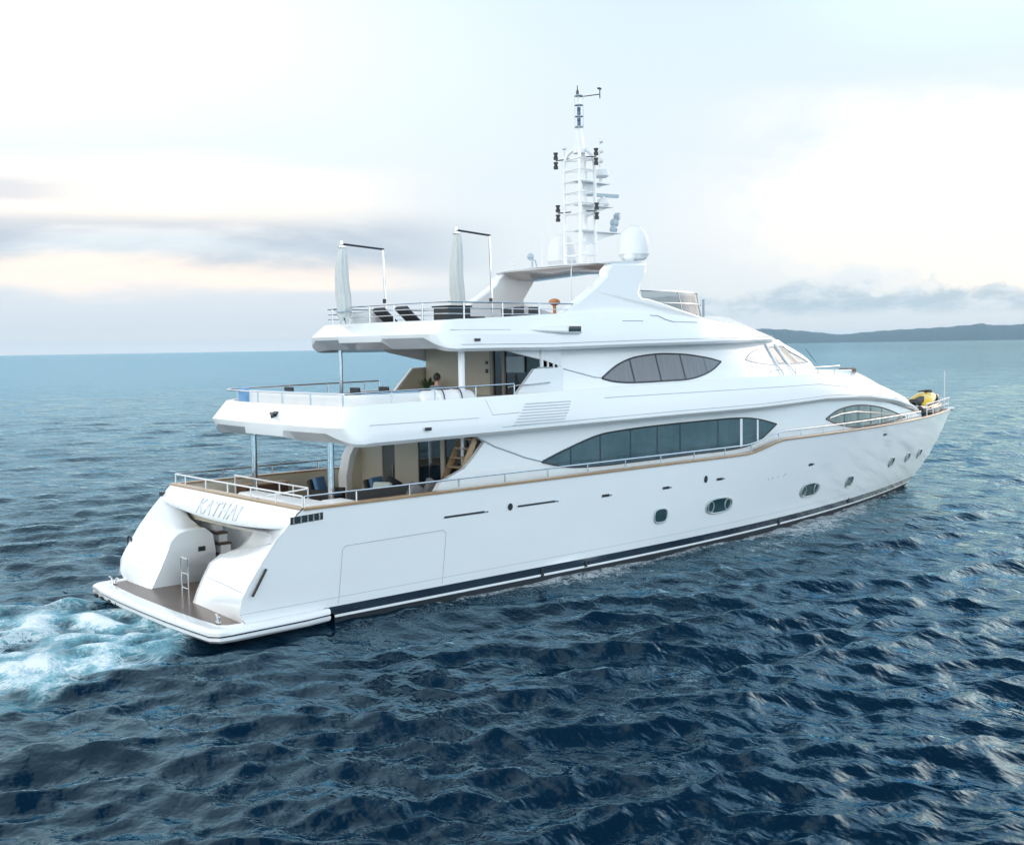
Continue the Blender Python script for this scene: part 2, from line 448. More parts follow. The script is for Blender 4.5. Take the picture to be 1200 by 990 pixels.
# ---- swim platform
out = [(3.4, -3.98), (2.6, -4.08), (.5, -4.12), (.18, -4.08), (.0, -3.85), (-.06, -3.0), (-.12, -1.5), (-.13, 0), (-.12, 1.5), (-.06, 3.0), (.0, 3.85), (.18, 4.08), (.5, 4.12), (2.6, 4.08), (3.4, 3.98)]
def inset(pts, d):
    c = Vector((1.8, 0)); r_ = []
    for x, y in pts: r_.append((x+d if x < 2.7 else x, y*(1-d/4.1)))
    return r_
pb = MB()
prof = [(1.2, .18), (.22, .28), (.06, .33), (.0, .40), (.0, .47), (.03, .475), (.03, .515), (.0, .52), (.0, .60), (.04, .65), (.12, .665), (.42, .665), (.44, .63)]
rows = [[(x, y, z) for x, y in inset(out, d)] for d, z in prof]
pb.grid(rows, mfun=lambda i, j: 1 if i == 5 else 0)
plat = pb.build('swim_platform', [WHITE, NAVY], yacht, sharp=40)
for s_ in (-1, 1):
    fl_ = MB(); fl_.grid([[(x, s_*(yhull(x, .8)-.02), .64), (x, s_*(yhull(x, .8)-.006), .765)] for x in np.linspace(.98, 3.4, 8)])
    fl_.build('hull_fillet', WHITE, plat)
tk = inset(out, .45)
MB().add([(x, y, .648) for x, y in tk]+[(3.4, 3.5, .648), (3.4, -3.5, .648)], [tuple(range(len(tk)+2))]).build('teak_deck', WTEAK, plat)
def cleat(x, y, rz):
    b = MB()
    for q in (-1, 1):
        b.tube([(q*.06, 0, 0), (q*.07, 0, .10), (q*.16, 0, .17), (q*.26, 0, .17)], [.03, .03, .028, .02], 7)
    b.obox((0, 0, .01), (.14, .05, .012))
    cr, sr = math.cos(rz), math.sin(rz)
    b.v = [(x+p[0]*cr-p[1]*sr, y+p[0]*sr+p[1]*cr, .665+p[2]) for p in b.v]
    b.build('mooring_cleat', STEEL, plat)
cleat(.55, -3.25, R_(75)); cleat(.50, 3.45, R_(100))
lb = MB()   # boarding rail
for y in (.98, .55):
    lb.tube([(1.52, y, .65), (1.52, y, 1.66)], .025)
lb.tube([(1.52, .98, 1.64), (1.52, .55, 1.64)], .025); lb.tube([(1.52, .98, 1.2), (1.52, .55, 1.2)], .02); lb.tube([(1.52, .98, .78), (1.52, .55, .78)], .02)
lb.build('boarding_rail', STEEL, plat)
for y in (3.4, 2.9, 2.3, 1.75): MB().obox((-.10+.012*abs(y), y, .40), (.03, .10, .05)).build('underwater_light', DARKSTEEL, plat)

# ---- stern pods, panel, stairs
ps_in = [(1.12, .64), (1.26, .97), (1.46, 1.35), (1.66, 1.68), (2.0, 1.87), (2.5, 1.95), (2.7, 2.05), (3.08, 2.47), (3.3, 2.75)]
ps_out = [(.97, .64), (.86, .95), (.98, 1.42), (1.3, 1.9), (1.6, 2.32), (1.85, 2.62), (2.0, 2.78), (2.34, 3.13), (2.6, 3.38)]
def pod(yin, yout, pin, pout, name):
    b = MB(); sg = 1 if yout > 0 else -1; rows = []
    for f in [0, .04, .12, .25, .4, .55, .7, .82, .92, .97, 1.0]:
        e = f**1.15; row = []
        for (a, c) in zip(pin, pout):
            x = lerp(a[0], c[0], e); z = lerp(a[1], c[1], e)
            y = lerp(yin, yout, f)
            if f == 0: x += .10; z -= .04
            if f >= .97: x += .0; y = sg*(yhull(max(x, 1), z)-.004) if f == 1 else y
            row.append((x, y, z))
        rows.append(row)
    b.grid(rows)
    # inner side wall and foot
    wall = [(x+.10, yin, z-.04) for x, z in pin] + [(3.45, yin, 2.7), (3.45, yin, .64)]
    b.add(wall, [tuple(range(len(wall)))])
    o = b.build(name, WHITE, yacht, sharp=45)
    for i in (2, 5, 7):
        g = MB(); g.tube([Vector(rows[k][i])+Vector((-.006, 0, .006)) for k in range(2, 9)], .010, 4); g.build('moulding_seam', GROOVE, o)
    return o
pod(-.42, -3.95, ps_in, ps_out, 'stern_pod')
pp_in = [(.96, .64), (1.24, 1.16), (1.5, 1.69), (1.62, 1.98), (1.85, 2.18), (2.1, 2.24), (2.71, 2.24), (2.93, 2.05), (3.0, 1.6)]
b = MB(); rows = []
for f in [0, .05, .15, .3, .5, .7, .85, .95, 1.0]:
    row = []
    for a, c in zip(pp_in, ps_out):
        e = f**1.6
        x = lerp(a[0], c[0], e); z = lerp(a[1], c[1], e); y = lerp(1.97, 3.95, f)
        if f == 0: x += .06; z -= .03
        if f == 1: y = yhull(max(x, 1), z)-.004
        row.append((x, y, z))
    rows.append(row)
b.grid(rows)
wall = [(x+.06, 1.97, z-.03) for x, z in pp_in]+[(3.06, 1.97, .64)]
b.add(wall, [tuple(range(len(wall)))])
b.add([(3.06, 1.97, .64), (3.06, 3.9, .64), (3.06, 3.9, 2.6), (3.06, 1.97, 1.6)], [(0, 1, 2, 3)])
ppod = b.build('stern_pod', WHITE, yacht, sharp=45)
MB().obox((2.62, 1.962, 1.62), (.11, .012, .07)).build('shore_socket', DARKSTEEL, ppod)
# recess behind the pods
rb = MB()
rb.add([(4.25, -3.8, .6), (4.25, 3.8, .6), (4.25, 3.8, 2.9), (4.25, -3.8, 2.9)], [(0, 1, 2, 3)])
rb.add([(3.45, -.42, .64), (4.25, -.42, .64), (4.25, -.42, 2.9), (3.45, -.42, 2.7)], [(0, 1, 2, 3)])
rb.add([(2.3, -3.8, 2.62), (4.25, -3.8, 2.62), (4.25, -.42, 2.62), (2.3, -.42, 2.62)], [(0, 1, 2, 3)])
rb.build('stern_recess', WHITE2, yacht)
st = MB()
for k, (y0, z) in enumerate([(1.85, 1.02), (1.95, 1.36), (2.1, 1.68), (2.3, 1.98), (2.6, 2.28)]):
    st.box(3.20+.05*k, 3.62, y0, 3.8, z-.33, z-.06, 0); st.box(3.12+.05*k, 3.64, y0-.03, 3.8, z-.06, z, 1)
st.build('stern_stairs', [WHITE2, mat('stair_teak', (.07, .045, .035), .5)], yacht)
# upper transom panel with lip
def zlip(y): return 2.64+.016*y*y
rows = []
for y in np.linspace(-3.93, 3.93, 25):
    zl_ = zlip(y); e = max(0, abs(y)-3.4)/.55
    pts = [(3.2, y, zl_+.04), (2.42, y, zl_-.0), (2.27, y, zl_+.04), (2.26, y, zl_+.12), (2.36, y, lerp(zl_, 3.4, .45)), (2.5, y, lerp(zl_, 3.4, .8)), (2.62, y, 3.38)]
    rows.append(pts)
tp = MB().grid(rows).build('transom_panel', WHITE, yacht, sharp=45)
rows2 = []
for y in np.linspace(-3.93, -2.6, 5): pass

def text_mesh(name, body, size, extrude, mats, parent, mtx, shear=0.0):
    cu = bpy.data.curves.new(name, 'FONT'); cu.body = body; cu.size = size; cu.extrude = extrude; cu.align_x = 'CENTER'; cu.shear = shear
    cu.bevel_depth = 0.004; cu.space_character = 1.15
    to = bpy.data.objects.new(name+'_c', cu); COL.objects.link(to)
    dg = bpy.context.evaluated_depsgraph_get(); me = bpy.data.meshes.new_from_object(to.evaluated_get(dg))
    bpy.data.objects.remove(to)
    me.transform(mtx); me.materials.clear(); me.materials.append(mats)
    o = bpy.data.objects.new(name, me); COL.objects.link(o); o.parent = parent
    return o
# face of the panel: text x runs to starboard (-y), text y runs up the slope
up_ = Vector((.22, 0, .45)).normalized(); xa_ = Vector((0, -1, 0)); nz_ = xa_.cross(up_)
mt = Matrix((( xa_.x, up_.x, nz_.x, 2.265), (xa_.y, up_.y, nz_.y, .30), (xa_.z, up_.z, nz_.z, 2.80), (0, 0, 0, 1)))
LETTER = mat('raised_letter', (.66, .69, .73), .25, metal=.1)
text_mesh('name_lettering', 'KATHAI', .66, .016, LETTER, tp, mt, .25)
# stern details
MB().tube([(1.15, -3.97, 1.35), (1.55, -3.985, 2.0)], .035, 8).build('grab_handle', RUBBER, hull)
b = MB(); b.tube([(1.25+.0, 4.02+.16*math.cos(a), 1.75+.17*math.sin(a)) for a in np.linspace(0, 2*math.pi, 13)[:-1]], .03, 6, closed=True); b.build('mooring_ring', DARKSTEEL, hull)
MB().obox((2.35, 3.98, 3.12), (.10, .06, .06)).build('stern_light', DARKSTEEL, hull)
b = MB(); b.obox((2.62, -2.95, 2.66), (.015, .42, .02), 0, .9); b.build('vent_slit', DARKSTEEL, tp)

# side fittings on the starboard topsides
def slot(x0, x1, z0, z1, name, m_, off=.012):
    b = MB(); rows = []
    for x in np.linspace(x0, x1, 6):
        rows.append([side_pt(x, z0, off), side_pt(x, (z0+z1)/2, off+.006), side_pt(x, z1, off)])
    b.grid(rows); return b.build(name, m_, hull)
b = MB()
for z0 in (2.83, ):
    rows = []
    for x in np.linspace(2.28, 3.25, 5):
        sl = .04*(x-2.3)
        rows.append([side_pt(x, 3.03+sl, .012), side_pt(x, 3.22+sl, .012)])
    b.grid(rows)
b.build('mooring_fairlead', DARKSTEEL, hull)
for x in (2.36, 2.58, 2.78, 2.95, 3.12):
    b = MB(); b.tube([side_pt(x, 3.05+.04*(x-2.3), .03), side_pt(x, 3.21+.04*(x-2.3), .03)], .026, 6); b.build('fairlead_roller', STEEL, hull)
for x0, x1, z in ((7.25, 8.75, 2.66), (10.05, 11.6, 2.68)):
    slot(x0, x1, z-.03, z+.03, 'vent_slot', DARKSTEEL); slot(x1+.02, x1+.14, z-.03, z+.03, 'slot_end', STEEL, .016)
def disc(x, z, rx, rz_, name, m_, off=.014, n=18, ring=None, pw=2.0, tilt=0.0):
    b = MB(); c = side_pt(x, z, off)
    pts = []
    for k in range(n):
        a = 2*math.pi*k/n; ca, sa = math.cos(a), math.sin(a)
        ex = math.copysign(abs(ca)**(2/pw), ca)*rx; ez = math.copysign(abs(sa)**(2/pw), sa)*rz_
        pts.append((x+ex, z+ez+tilt*ex))
    o_ = [side_pt(px, pz, off) for px, pz in pts]
    b.add([c]+o_, [(0, 1+k, 1+(k+1) % n) for k in range(n)])
    o = b.build(name, m_, hull)
    if ring:
        r_ = MB(); r_.tube([side_pt(px, pz, off+.008) for px, pz in pts], .03, 6, closed=True); r_.build('porthole_rim', ring, o)
    return o
disc(9.75, 2.70, .10, .11, 'exhaust_outlet', DARKSTEEL)
for x, z in ((13.9, 2.63), (16.85, 2.60), (19.8, 2.63)):
    slot(x-.22, x+.12, z-.045, z+.045, 'scupper', DARKSTEEL); slot(x+.14, x+.24, z-.03, z+.03, 'scupper_tip', STEEL)
disc(18.95, 2.70, .10, .13, 'exhaust_outlet', DARKSTEEL)
for x, z in ((26.0, 2.62), (32.75, 3.35)):
    slot(x-.2, x+.12, z-.05, z+.05, 'scupper', DARKSTEEL); slot(x+.14, x+.26, z-.03, z+.03, 'scupper_tip', STEEL)
disc(16.57, 1.66, .33, .24, 'porthole', PORTGLASS, ring=PORTRIM, pw=3.2)
for x, z in ((19.84, 1.66), (26.25, 1.56)):
    o = disc(x, z, .78, .27, 'porthole', PORTGLASS, ring=PORTRIM, pw=2.6)
    for q in (-.5, .5):
        r_ = MB(); r_.tube([side_pt(x+q+.17*math.cos(a)*(1), z+.2*math.sin(a), .03) for a in np.linspace(0, 2*math.pi, 15)[:-1]], .022, 5, closed=True); r_.build('port_ring', PORTRIM, o)
disc(29.94, 1.52, .34, .23, 'porthole', PORTGLASS, ring=PORTRIM, pw=3.0)
for x in (34.6, 37.0, 39.1): disc(x, 1.93, .30, .21, 'porthole', PORTGLASS, ring=PORTRIM, pw=3.0)
# shell door outline
g = MB()
path = [(3.72, .75), (3.85, 2.18), (3.95, 2.27), (7.22, 2.30), (7.33, 2.2), (7.2, .75)]
dense = []
for a, c in zip(path[:-1], path[1:]):
    for t in np.linspace(0, 1, 6)[:-1]: dense.append(side_pt(lerp(a[0], c[0], t), lerp(a[1], c[1], t), .001))
dense.append(side_pt(*path[-1], .001)); g.tube(dense, .011, 4); g.build('shell_door_seam', GROOVE, hull)
for x, zz, r_ in ((23.2, 2.36, .022), (23.6, 2.36, .022), (24.0, 2.36, .022), (22.9, 2.33, .03), (24.1, 2.42, .03)):
    g = MB(); g.tube([side_pt(x, zz, 0), side_pt(x, zz, .02)], r_, 8); g.build('drain_plug', GROOVE, hull)
for x, z0, z1 in ((11.1, .36, .62), (13.0, .4, .58), (24.2, .36, .75), (30.5, .5, .78)):
    b = MB(); b.obox(side_pt(x, (z0+z1)/2, .01), (.05, .02, (z1-z0)/2)); b.build('hull_drain', DARKSTEEL, hull)

# ---- main deck house walls
def ym(x, z=0): return max(0.0, min(3.46, yr(x)-.30))
ZCR = [(4, 4.87), (9.8, 4.92), (17.6, 5.0), (22.5, 5.02), (23, 5.04), (27.1, 5.14), (30.6, 5.05), (33.9, 4.74), (36.8, 4.23), (38.1, 3.87), (39.8, 3.5)]
def zcr(x): return interp(ZCR, x)
b = MB()
xsw = list(np.arange(11.4, 38.7, .6))
for s_ in (-1, 1):
    b.grid([[(x, s_*ym(x), 2.35 if x < 24 else 3.0), (x, s_*ym(x), 3.4), (x, s_*ym(x), lerp(3.4, zcr(x)+.05, .5)), (x, s_*(ym(x)), zcr(x)+.05)] for x in xsw])
    poly = [(7.3, 2.4), (7.32, 3.35), (7.5, 3.58), (8.0, 3.78), (8.4, 3.92), (8.75, 4.2), (9.2, 4.66), (8.75, 4.95), (11.4, 4.97), (11.4, 2.4)]
    if s_ < 0:
        b.prism([(x, s_*3.30, z) for x, z in poly], (0, s_*.16, 0))
    else:
        poly = [(8.4, 2.4), (8.38, 3.2), (8.55, 3.9), (8.9, 4.45), (9.4, 4.95), (11.4, 4.97), (11.4, 2.4)]
        b.prism([(x, s_*2.96, z) for x, z in poly], (0, s_*.5, 0))
b.build('main_deck_house', WHITE, yacht, sharp=38)
b = MB(); b.add([(8.62, 2.95, 2.4), (8.60, 2.95, 3.2), (8.75, 2.95, 3.85), (9.05, 2.95, 4.4), (9.5, 2.95, 4.95), (9.6, 2.95, 2.4)], [tuple(range(6))]); b.build('side_lining', CREAM, yacht)
b = MB(); b.add([(10.62, 3.165, 5.9), (11.42, 3.165, 6.74), (12.0, 3.165, 6.78), (12.0, 3.165, 5.3), (10.62, 3.165, 5.3)], [tuple(range(5))]); b.build('side_lining', CREAM, yacht)
# raised crease on the side panel
cr = MB(); cr.tube([(8.95, -3.475, 4.80), (9.6, -3.475, 4.50), (10.25, -3.475, 4.28), (10.8, -3.475, 4.08), (11.5, -3.475, 3.90)], .022, 5); cr.build('panel_crease', GROOVE, yacht)

def patch(yf, xs_, lo, hi, off, mname, m_, parent, nz=6, sgn=-1):
    rows = []
    for x in xs_:
        a, c = interp(lo, x), interp(hi, x)
        rows.append([(x, sgn*(yf(x, lerp(a, c, j/nz))+off), lerp(a, c, j/nz)) for j in range(nz+1)])
    return MB().grid(rows).build(mname, m_, parent)
def smoothtab(pts, n=60):
    xs_ = np.linspace(pts[0][0], pts[-1][0], n)
    # monotone-ish smoothing via Catmull-Rom sampling
    P_ = np.array(pts); out_ = []
    for i in range(len(P_)-1):
        p0 = P_[max(i-1, 0)]; p1 = P_[i]; p2 = P_[i+1]; p3 = P_[min(i+2, len(P_)-1)]
        for t in np.linspace(0, 1, 8)[:-1]:
            out_.append(tuple(0.5*((2*p1)+(-p0+p2)*t+(2*p0-5*p1+4*p2-p3)*t*t+(-p0+3*p1-3*p2+p3)*t**3)))
    out_.append(tuple(P_[-1])); return out_
def lens_window(yf, lo, hi, name, glass, mull, parent, tilt=0.0, off=.02, rim=.028, both=True, mm=None, mmw=.035):
    lo = smoothtab(lo); hi = smoothtab(hi)
    xs_ = np.linspace(lo[0][0]+1e-3, lo[-1][0]-1e-3, 70)
    for sgn in ((-1, 1) if both else (-1,)):
        o = patch(yf, xs_, lo, hi, off, name, glass, parent, sgn=sgn)
        r_ = MB()
        ring = [(x, interp(lo, x)) for x in xs_]+[(x, interp(hi, x)) for x in xs_[::-1]]
        r_.tube([(x, sgn*(yf(x, z)+off), z) for x, z in ring], rim, 6, closed=True); r_.build('window_frame', DARKSTEEL if rim > .02 else GROOVE, o)
        for x, w_, mt_ in mull:
            a, c = interp(lo, x), interp(hi, x-0)
            q = MB(); q.grid([[(x-w_+tilt*(z-a), sgn*(yf(x, z)+off+.012), z), (x+w_+tilt*(z-a), sgn*(yf(x, z)+off+.012), z)] for z in np.linspace(a, interp(hi, x), 5)])
            q.build('mullion', mt_, o)
    return o
MULL = mat('window_gasket', (.02, .045, .055), .4)
lo = [(11.5, 3.88), (12.6, 3.64), (14.0, 3.56), (16.5, 3.56), (19.0, 3.58), (21.3, 3.60), (22.6, 3.80), (23.75, 4.36)]
hi = [(11.5, 3.89), (12.6, 4.22), (14.0, 4.56), (15.3, 4.66), (17.0, 4.71), (19.0, 4.73), (21.3, 4.73), (22.6, 4.62), (23.75, 4.37)]
WPOST = mat('white_post', (.78, .79, .8), .3)
lens_window(ym, lo, hi, 'saloon_window', GLASS_MAIN, [(12.75, .02, MULL), (14.1, .022, MULL), (15.55, .022, MULL), (16.9, .022, MULL), (18.1, .022, MULL), (20.2, .015, MULL), (21.55, .075, WPOST), (22.55, .055, WPOST)], yacht)
lo = [(27.35, 4.36), (28.3, 4.10), (29.6, 3.90), (31.0, 3.86), (33.0, 3.86), (35.75, 3.93)]
hi = [(27.35, 4.37), (28.3, 4.66), (29.6, 4.78), (31.0, 4.74), (33.0, 4.50), (35.75, 3.94)]
lens_window(lambda x, z: ym(x), lo, hi, 'bow_cabin_window', GLASS_BOW, [(28.9, .02, MULL), (30.2, .02, MULL), (31.5, .02, MULL), (32.7, .02, MULL)], yacht)
g = MB(); g.tube([(x, -(ym(x)+.045), z) for x, z in ((27.6, 4.38), (28.6, 4.50), (30, 4.52), (32, 4.36), (35.4, 4.02))], .022, 5); g.build('window_rail', STEEL, yacht)

# ---- boat deck shell (band): sections run from the trunk nose round the stern
def ytr(x):
    base = yr(x)-.03
    if x > 35.5: base *= math.sqrt(max(0.0, 1-((x-35.5)/4.3)**2.4))
    return base
ZU = [(4, 5.45), (12, 5.45), (14, 5.80), (26.6, 5.81), (31.2, 5.42), (34.1, 4.96), (37, 4.33), (38.5, 3.9), (39.8, 3.5)]
ZT = [(4, 5.97), (7, 6.01), (10.7, 6.06), (14, 6.10), (18, 6.16), (21, 6.22), (26.7, 6.24), (30, 5.95), (33, 5.5), (36, 4.85), (38, 4.25), (39.8, 3.5)]
ZCEN = [(12, 5.9), (26, 6.1), (31, 6.28), (33.6, 6.2), (34.6, 5.9), (36.0, 5.45), (37.5, 4.9), (38.8, 4.3), (39.79, 3.6)]
def side_sec(x, s_):
    y = ytr(x); zb = zcr(x); k = sstep(11.5, 15, x)
    zu = interp(ZU, x); zt = interp(ZT, x); sh = min(1.0, y/2.0)
    return [(x, s_*max(0, y-1.0*sh), zb+.10), (x, s_*max(0, y-.10*sh), zb-.02), (x, s_*(y), zb+.08), (x, s_*(y-.0), zb+.16), (x, s_*(y-lerp(.0, .17, k)*sh), zu),
            (x, s_*(y-lerp(.19, .36, k)*sh), zt), (x, s_*max(0, y-lerp(.37, .60, k)*sh), zt+.0), (x, s_*max(0, y-lerp(.40, .75, k)*sh), lerp(5.3, min(zt-.02, 6.05), sstep(10.5, 13, x)))]
def aft_sec(y, xa, zs_, wing, cw=1.12):
    zb, lipc, lipw, kn, top_, fl, un = zs_
    ay = abs(y); lip = lipw if ay > wing else lipc
    return [(xa+1.3, y, zb+.12), (xa+un, y, zb+.08), (xa+.03, y, lip), (xa+.015, y, lip+.05), (xa, y, kn), (xa+.50, y, top_), (xa+.72, y, top_), (xa+.76, y, fl)]
def corner_sec(s_, xt, yt_, zs_, xb, yb):
    zb, lipc, lipw, kn, top_, fl, un = zs_
    return [(xb+.9, s_*(yb-.9), zb+.10), (xb, s_*(yb-.06), zb-.0), (xb-.06, s_*yb, zb+.08), (xb-.10, s_*(yb-.01), zb+.16), (xt, s_*yt_, kn), (xt+.42, s_*(yt_-.16), top_), (xt+.6, s_*(yt_-.32), top_), (xt+.62, s_*(yt_-.36), fl)]
ZS1 = (4.87, 5.06, 5.24, 5.40, 5.94, 5.3, .42)
def bez(A, C_, S_):
    out_ = []
    for t in (.22, .4, .5, .6, .78):
        row = []
        for a, c, d in zip(A, C_, S_):
            a, c, d = Vector(a), Vector(c), Vector(d); k = c+(c-(a+d)/2)*.55
            row.append(tuple(a*(1-t)**2+k*2*t*(1-t)+d*t*t))
        out_.append(row)
    return out_
secs = []
xf = [39.75, 39.5, 39.0, 38.4, 37.6, 36.8, 36.0, 35.2, 34.4, 33.6, 32.8, 32, 31, 30, 29, 28, 27, 26, 25, 24, 23, 22, 21, 20, 19, 18, 17, 16, 15, 14.3, 13.6, 13, 12.4, 11.8, 11, 10, 9, 8, 7, 6, 5.4, 4.9]
for x in xf: secs.append(side_sec(x, -1))
secs += bez(side_sec(4.9, -1), corner_sec(-1, 3.93, 3.82, ZS1, 4.25, 3.97), aft_sec(-3.2, 3.70+.014*3.2**2, ZS1, 1.12))
for y in [-3.2, -2.8, -2.2, -1.6, -1.14, -1.10, -.5, 0, .5, 1.10, 1.14, 1.6, 2.2, 2.8, 3.2]: secs.append(aft_sec(y, 3.70+.014*y*y, ZS1, 1.12))
secs += bez(aft_sec(3.2, 3.70+.014*3.2**2, ZS1, 1.12), corner_sec(1, 3.93, 3.82, ZS1, 4.25, 3.97), side_sec(4.9, 1))
for x in xf[::-1]: secs.append(side_sec(x, 1))
bd = MB().grid(secs).build('boat_deck_shell', WHITE, yacht, sharp=24)
# crown of the forward trunk between the two sides
rows = []
for x in xf[:34]:
    p = side_sec(x, -1)[7]; yy0 = -p[1]; zc = interp(ZCEN, x); zc = max(zc, p[2]-.02) if x < 31 else zc
    rows.append([(x, -yy0*q, lerp(zc, p[2], abs(q)**2.2)) for q in (1, .8, .6, .4, .2, 0, -.2, -.4, -.6, -.8, -1)])
MB().grid(rows).build('foredeck_trunk', WHITE, yacht, sharp=60)
b = MB(); b.box(4.5, 12.6, -3.58, 3.58, 5.14, 5.3, 0); b.build('boat_deck', TEAK, yacht)
b = MB(); b.box(5.2, 14, -3.3, 3.3, 4.96, 5.1, 0); b.build('main_deck_ceiling', SOFFIT, yacht)
# louvres, scupper dots and seam lines on the band
def yband(x, z):
    s = side_sec(x, -1); ys = [-p[1] for p in s[2:6]]; zs = [p[2] for p in s[2:6]]
    return float(np.interp(z, zs, ys))
b = MB()
for k in range(8):
    z = 5.76-.088*k; x0 = 10.5-.085*k; x1 = 12.45-.06*k
    b.grid([[(x, -(yband(x, z-.012)+.016), z-.014), (x, -(yband(x, z+.012)+.004), z+.014)] for x in np.linspace(x0, x1, 5)])
b.build('engine_louvre', GROOVE, bd)
b = MB(); b.obox((6.72, -4.005, 5.23), (.10, .02, .045)); b.build('scupper', DARKSTEEL, bd)
b = MB(); b.obox((3.95, -.35, 5.62), (.10, .10, .10), .4, -.3); b.tube([(3.95, -.35, 5.62), (3.72, -.5, 5.70)], .05, 8); b.build('stern_floodlight', DARKSTEEL, bd)
b = MB()
b.tube([(x, -(yband(x, 5.45)+.003), 5.44) for x in np.linspace(4.8, 8.6, 12)], .009, 4)
b.tube([(x, -(yband(x, interp(ZU, x))+.004), interp(ZU, x)) for x in np.linspace(14, 37, 50)], .010, 4)
b.tube([(x, -(yband(x, zcr(x)+.2)+.004), zcr(x)+.2) for x in np.linspace(9.5, 38.3, 60)], .011, 4)
b.tube([(9.0, -(yband(9, 5.95)+.004), 5.95), (9.15, -(yband(9.15, 5.5)+.004), 5.5), (10.2, -(yband(10.2, 5.5)+.004), 5.52)], .009, 4)
b.build('shell_seam', GROOVE, bd)

# pillars
b0 = MB(); b0.lathe([(.0, 0), (.10, 0), (.10, 2.55), (0, 2.55)], (4.55, -2.3, 2.4), 14); b0.lathe([(.15, 0), (.15, .03), (.10, .05)], (4.55, -2.3, 2.41), 14); b0.build('deck_pillar', STEEL, yacht)
b0 = MB(); b0.lathe([(.0, 0), (.10, 0), (.10, 2.55), (0, 2.55)], (4.75, 2.55, 2.4), 14); b0.lathe([(.15, 0), (.15, .03), (.10, .05)], (4.75, 2.55, 2.41), 14); b0.build('deck_pillar', STEEL, yacht)
MB().lathe([(.0, 0), (.07, 0), (.07, 2.3), (0, 2.3)], (8.05, 2.6, 5.3), 12).build('deck_pillar', STEEL, yacht)
MB().lathe([(.0, 0), (.10, 0), (.10, 2.1), (0, 2.1)], (8.58, -3.2, 5.3), 14).build('deck_pillar', WSTEEL, yacht)
MB().tube([(11.75, -3.25, 6.7), (11.75, -3.25, 7.4)], .06, 10).build('deck_pillar', WSTEEL, yacht)
MB().tube([(8.75, -2.95, 2.4), (8.75, -2.95, 4.95)], .05, 10).build('deck_pillar', WSTEEL, yacht)

# ---- bulkheads
b = MB()
x = 9.0
def panel(y0, y1, m_, dx=0.0, z0=2.4, z1=4.97): b.box(x+dx, x+dx+.06, y0, y1, z0, z1, m_)
panel(1.70, 2.96, 0); panel(.96, 1.70, 1, .03); panel(-.33, .96, 0); panel(-.93, -.33, 2, .03); panel(-.96, -.93, 3, -.01); panel(-1.55, -.96, 2, .03); panel(-1.74, -1.55, 4, -.02); panel(-2.58, -1.74, 2, .03); panel(-2.7, -2.58, 3, -.01); panel(-3.3, -2.7, 2, .04)
b.box(8.97, 9.0, 1.05, 1.09, 3.3, 3.7, 3)
b.build('saloon_bulkhead', [CREAM, mat('grey_door', (.10, .11, .11), .4), GLASS_DARK, STEEL, CREAM], yacht)
b = MB(); x = 11.9
def panel2(y0, y1, m_, dx=0.0): b.box(x+dx, x+dx+.06, y0, y1, 5.3, 7.6, m_)
panel2(-.55, 3.05, 0); panel2(-.70, -.55, 3, -.03); panel2(-1.17, -.70, 1, .03); panel2(-1.30, -1.17, 3, -.03); panel2(-3.1, -1.30, 1, .03)
b.box(11.86, 11.9, -2.28, -1.42, 6.66, 7.18, 2)
b.obox((11.885, -.38, 6.98), (.02, .05, .05), mi=4); b.obox((11.885, -.38, 6.70), (.02, .05, .07), mi=4)
b.build('boat_deck_bulkhead', [CREAM, GLASS_DARK, GLASS_PALE, mat('khaki_trim', (.30, .28, .22), .4), DARKSTEEL], yacht)

# ---- upper house
def yh(x, z):
    t = (z-6.1)/1.4
    lo_ = 3.30*(1-max(0, min(1, (x-18)/13.6))**2.5); hi_ = 3.02*(1-max(0, min(1, (x-17)/11.9))**2.4)
    return max(0.0, lerp(lo_, hi_, t))
b = MB()
ts = np.linspace(0, 1, 44)
for s_ in (-1, 1):
    rows = []
    for t in ts:
        row = []
        for j in range(9):
            z = lerp(5.95, 7.62, j/8); xe = lerp(31.6, 28.9, (z-6.1)/1.4)
            x = lerp(12.6, xe, 1-(1-t)**1.5); row.append((x, s_*yh(x, z), z))
        rows.append(row)
    b.grid(rows)
    ywl = 3.18
    b.prism([(x, s_*ywl, z) for x, z in [(10.5, 5.9), (10.58, 5.98), (11.4, 6.80), (12.1, 6.83), (12.62, 6.80), (12.62, 5.9)]], (0, s_*.14, 0))
    b.prism([(x, s_*(ywl-.08), z) for x, z in [(10.0, 7.5), (10.4, 7.36), (11.9, 7.05), (12.62, 6.85), (12.62, 7.5)]], (0, s_*.14, 0))
b.build('upper_house', WHITE, yacht, sharp=40)
cr = MB(); cr.tube([(x, -(yh(x, z)+.012 if x > 12.6 else 3.335), z) for x, z in ((11.5, 6.83), (12.1, 6.83), (12.8, 6.76), (13.5, 6.60), (14.1, 6.46), (14.5, 6.42))], .018, 5); cr.build('panel_crease', GROOVE, yacht)
lo = [(14.45, 6.41), (15.0, 6.29), (15.9, 6.225), (17.6, 6.23), (18.8, 6.25), (19.6, 6.36), (20.3, 6.54), (20.95, 6.82)]
hi = [(14.45, 6.42), (15.2, 6.80), (15.9, 7.02), (16.6, 7.12), (17.6, 7.17), (18.8, 7.13), (19.6, 7.05), (20.3, 6.96), (20.95, 6.83)]
lens_window(yh, lo, hi, 'bridge_deck_window', GLASS_UP, [(16.0, .03, MULL), (17.35, .03, MULL), (18.65, .03, MULL), (19.95, .01, MULL)], yacht, tilt=-.12, off=.018, rim=.03)
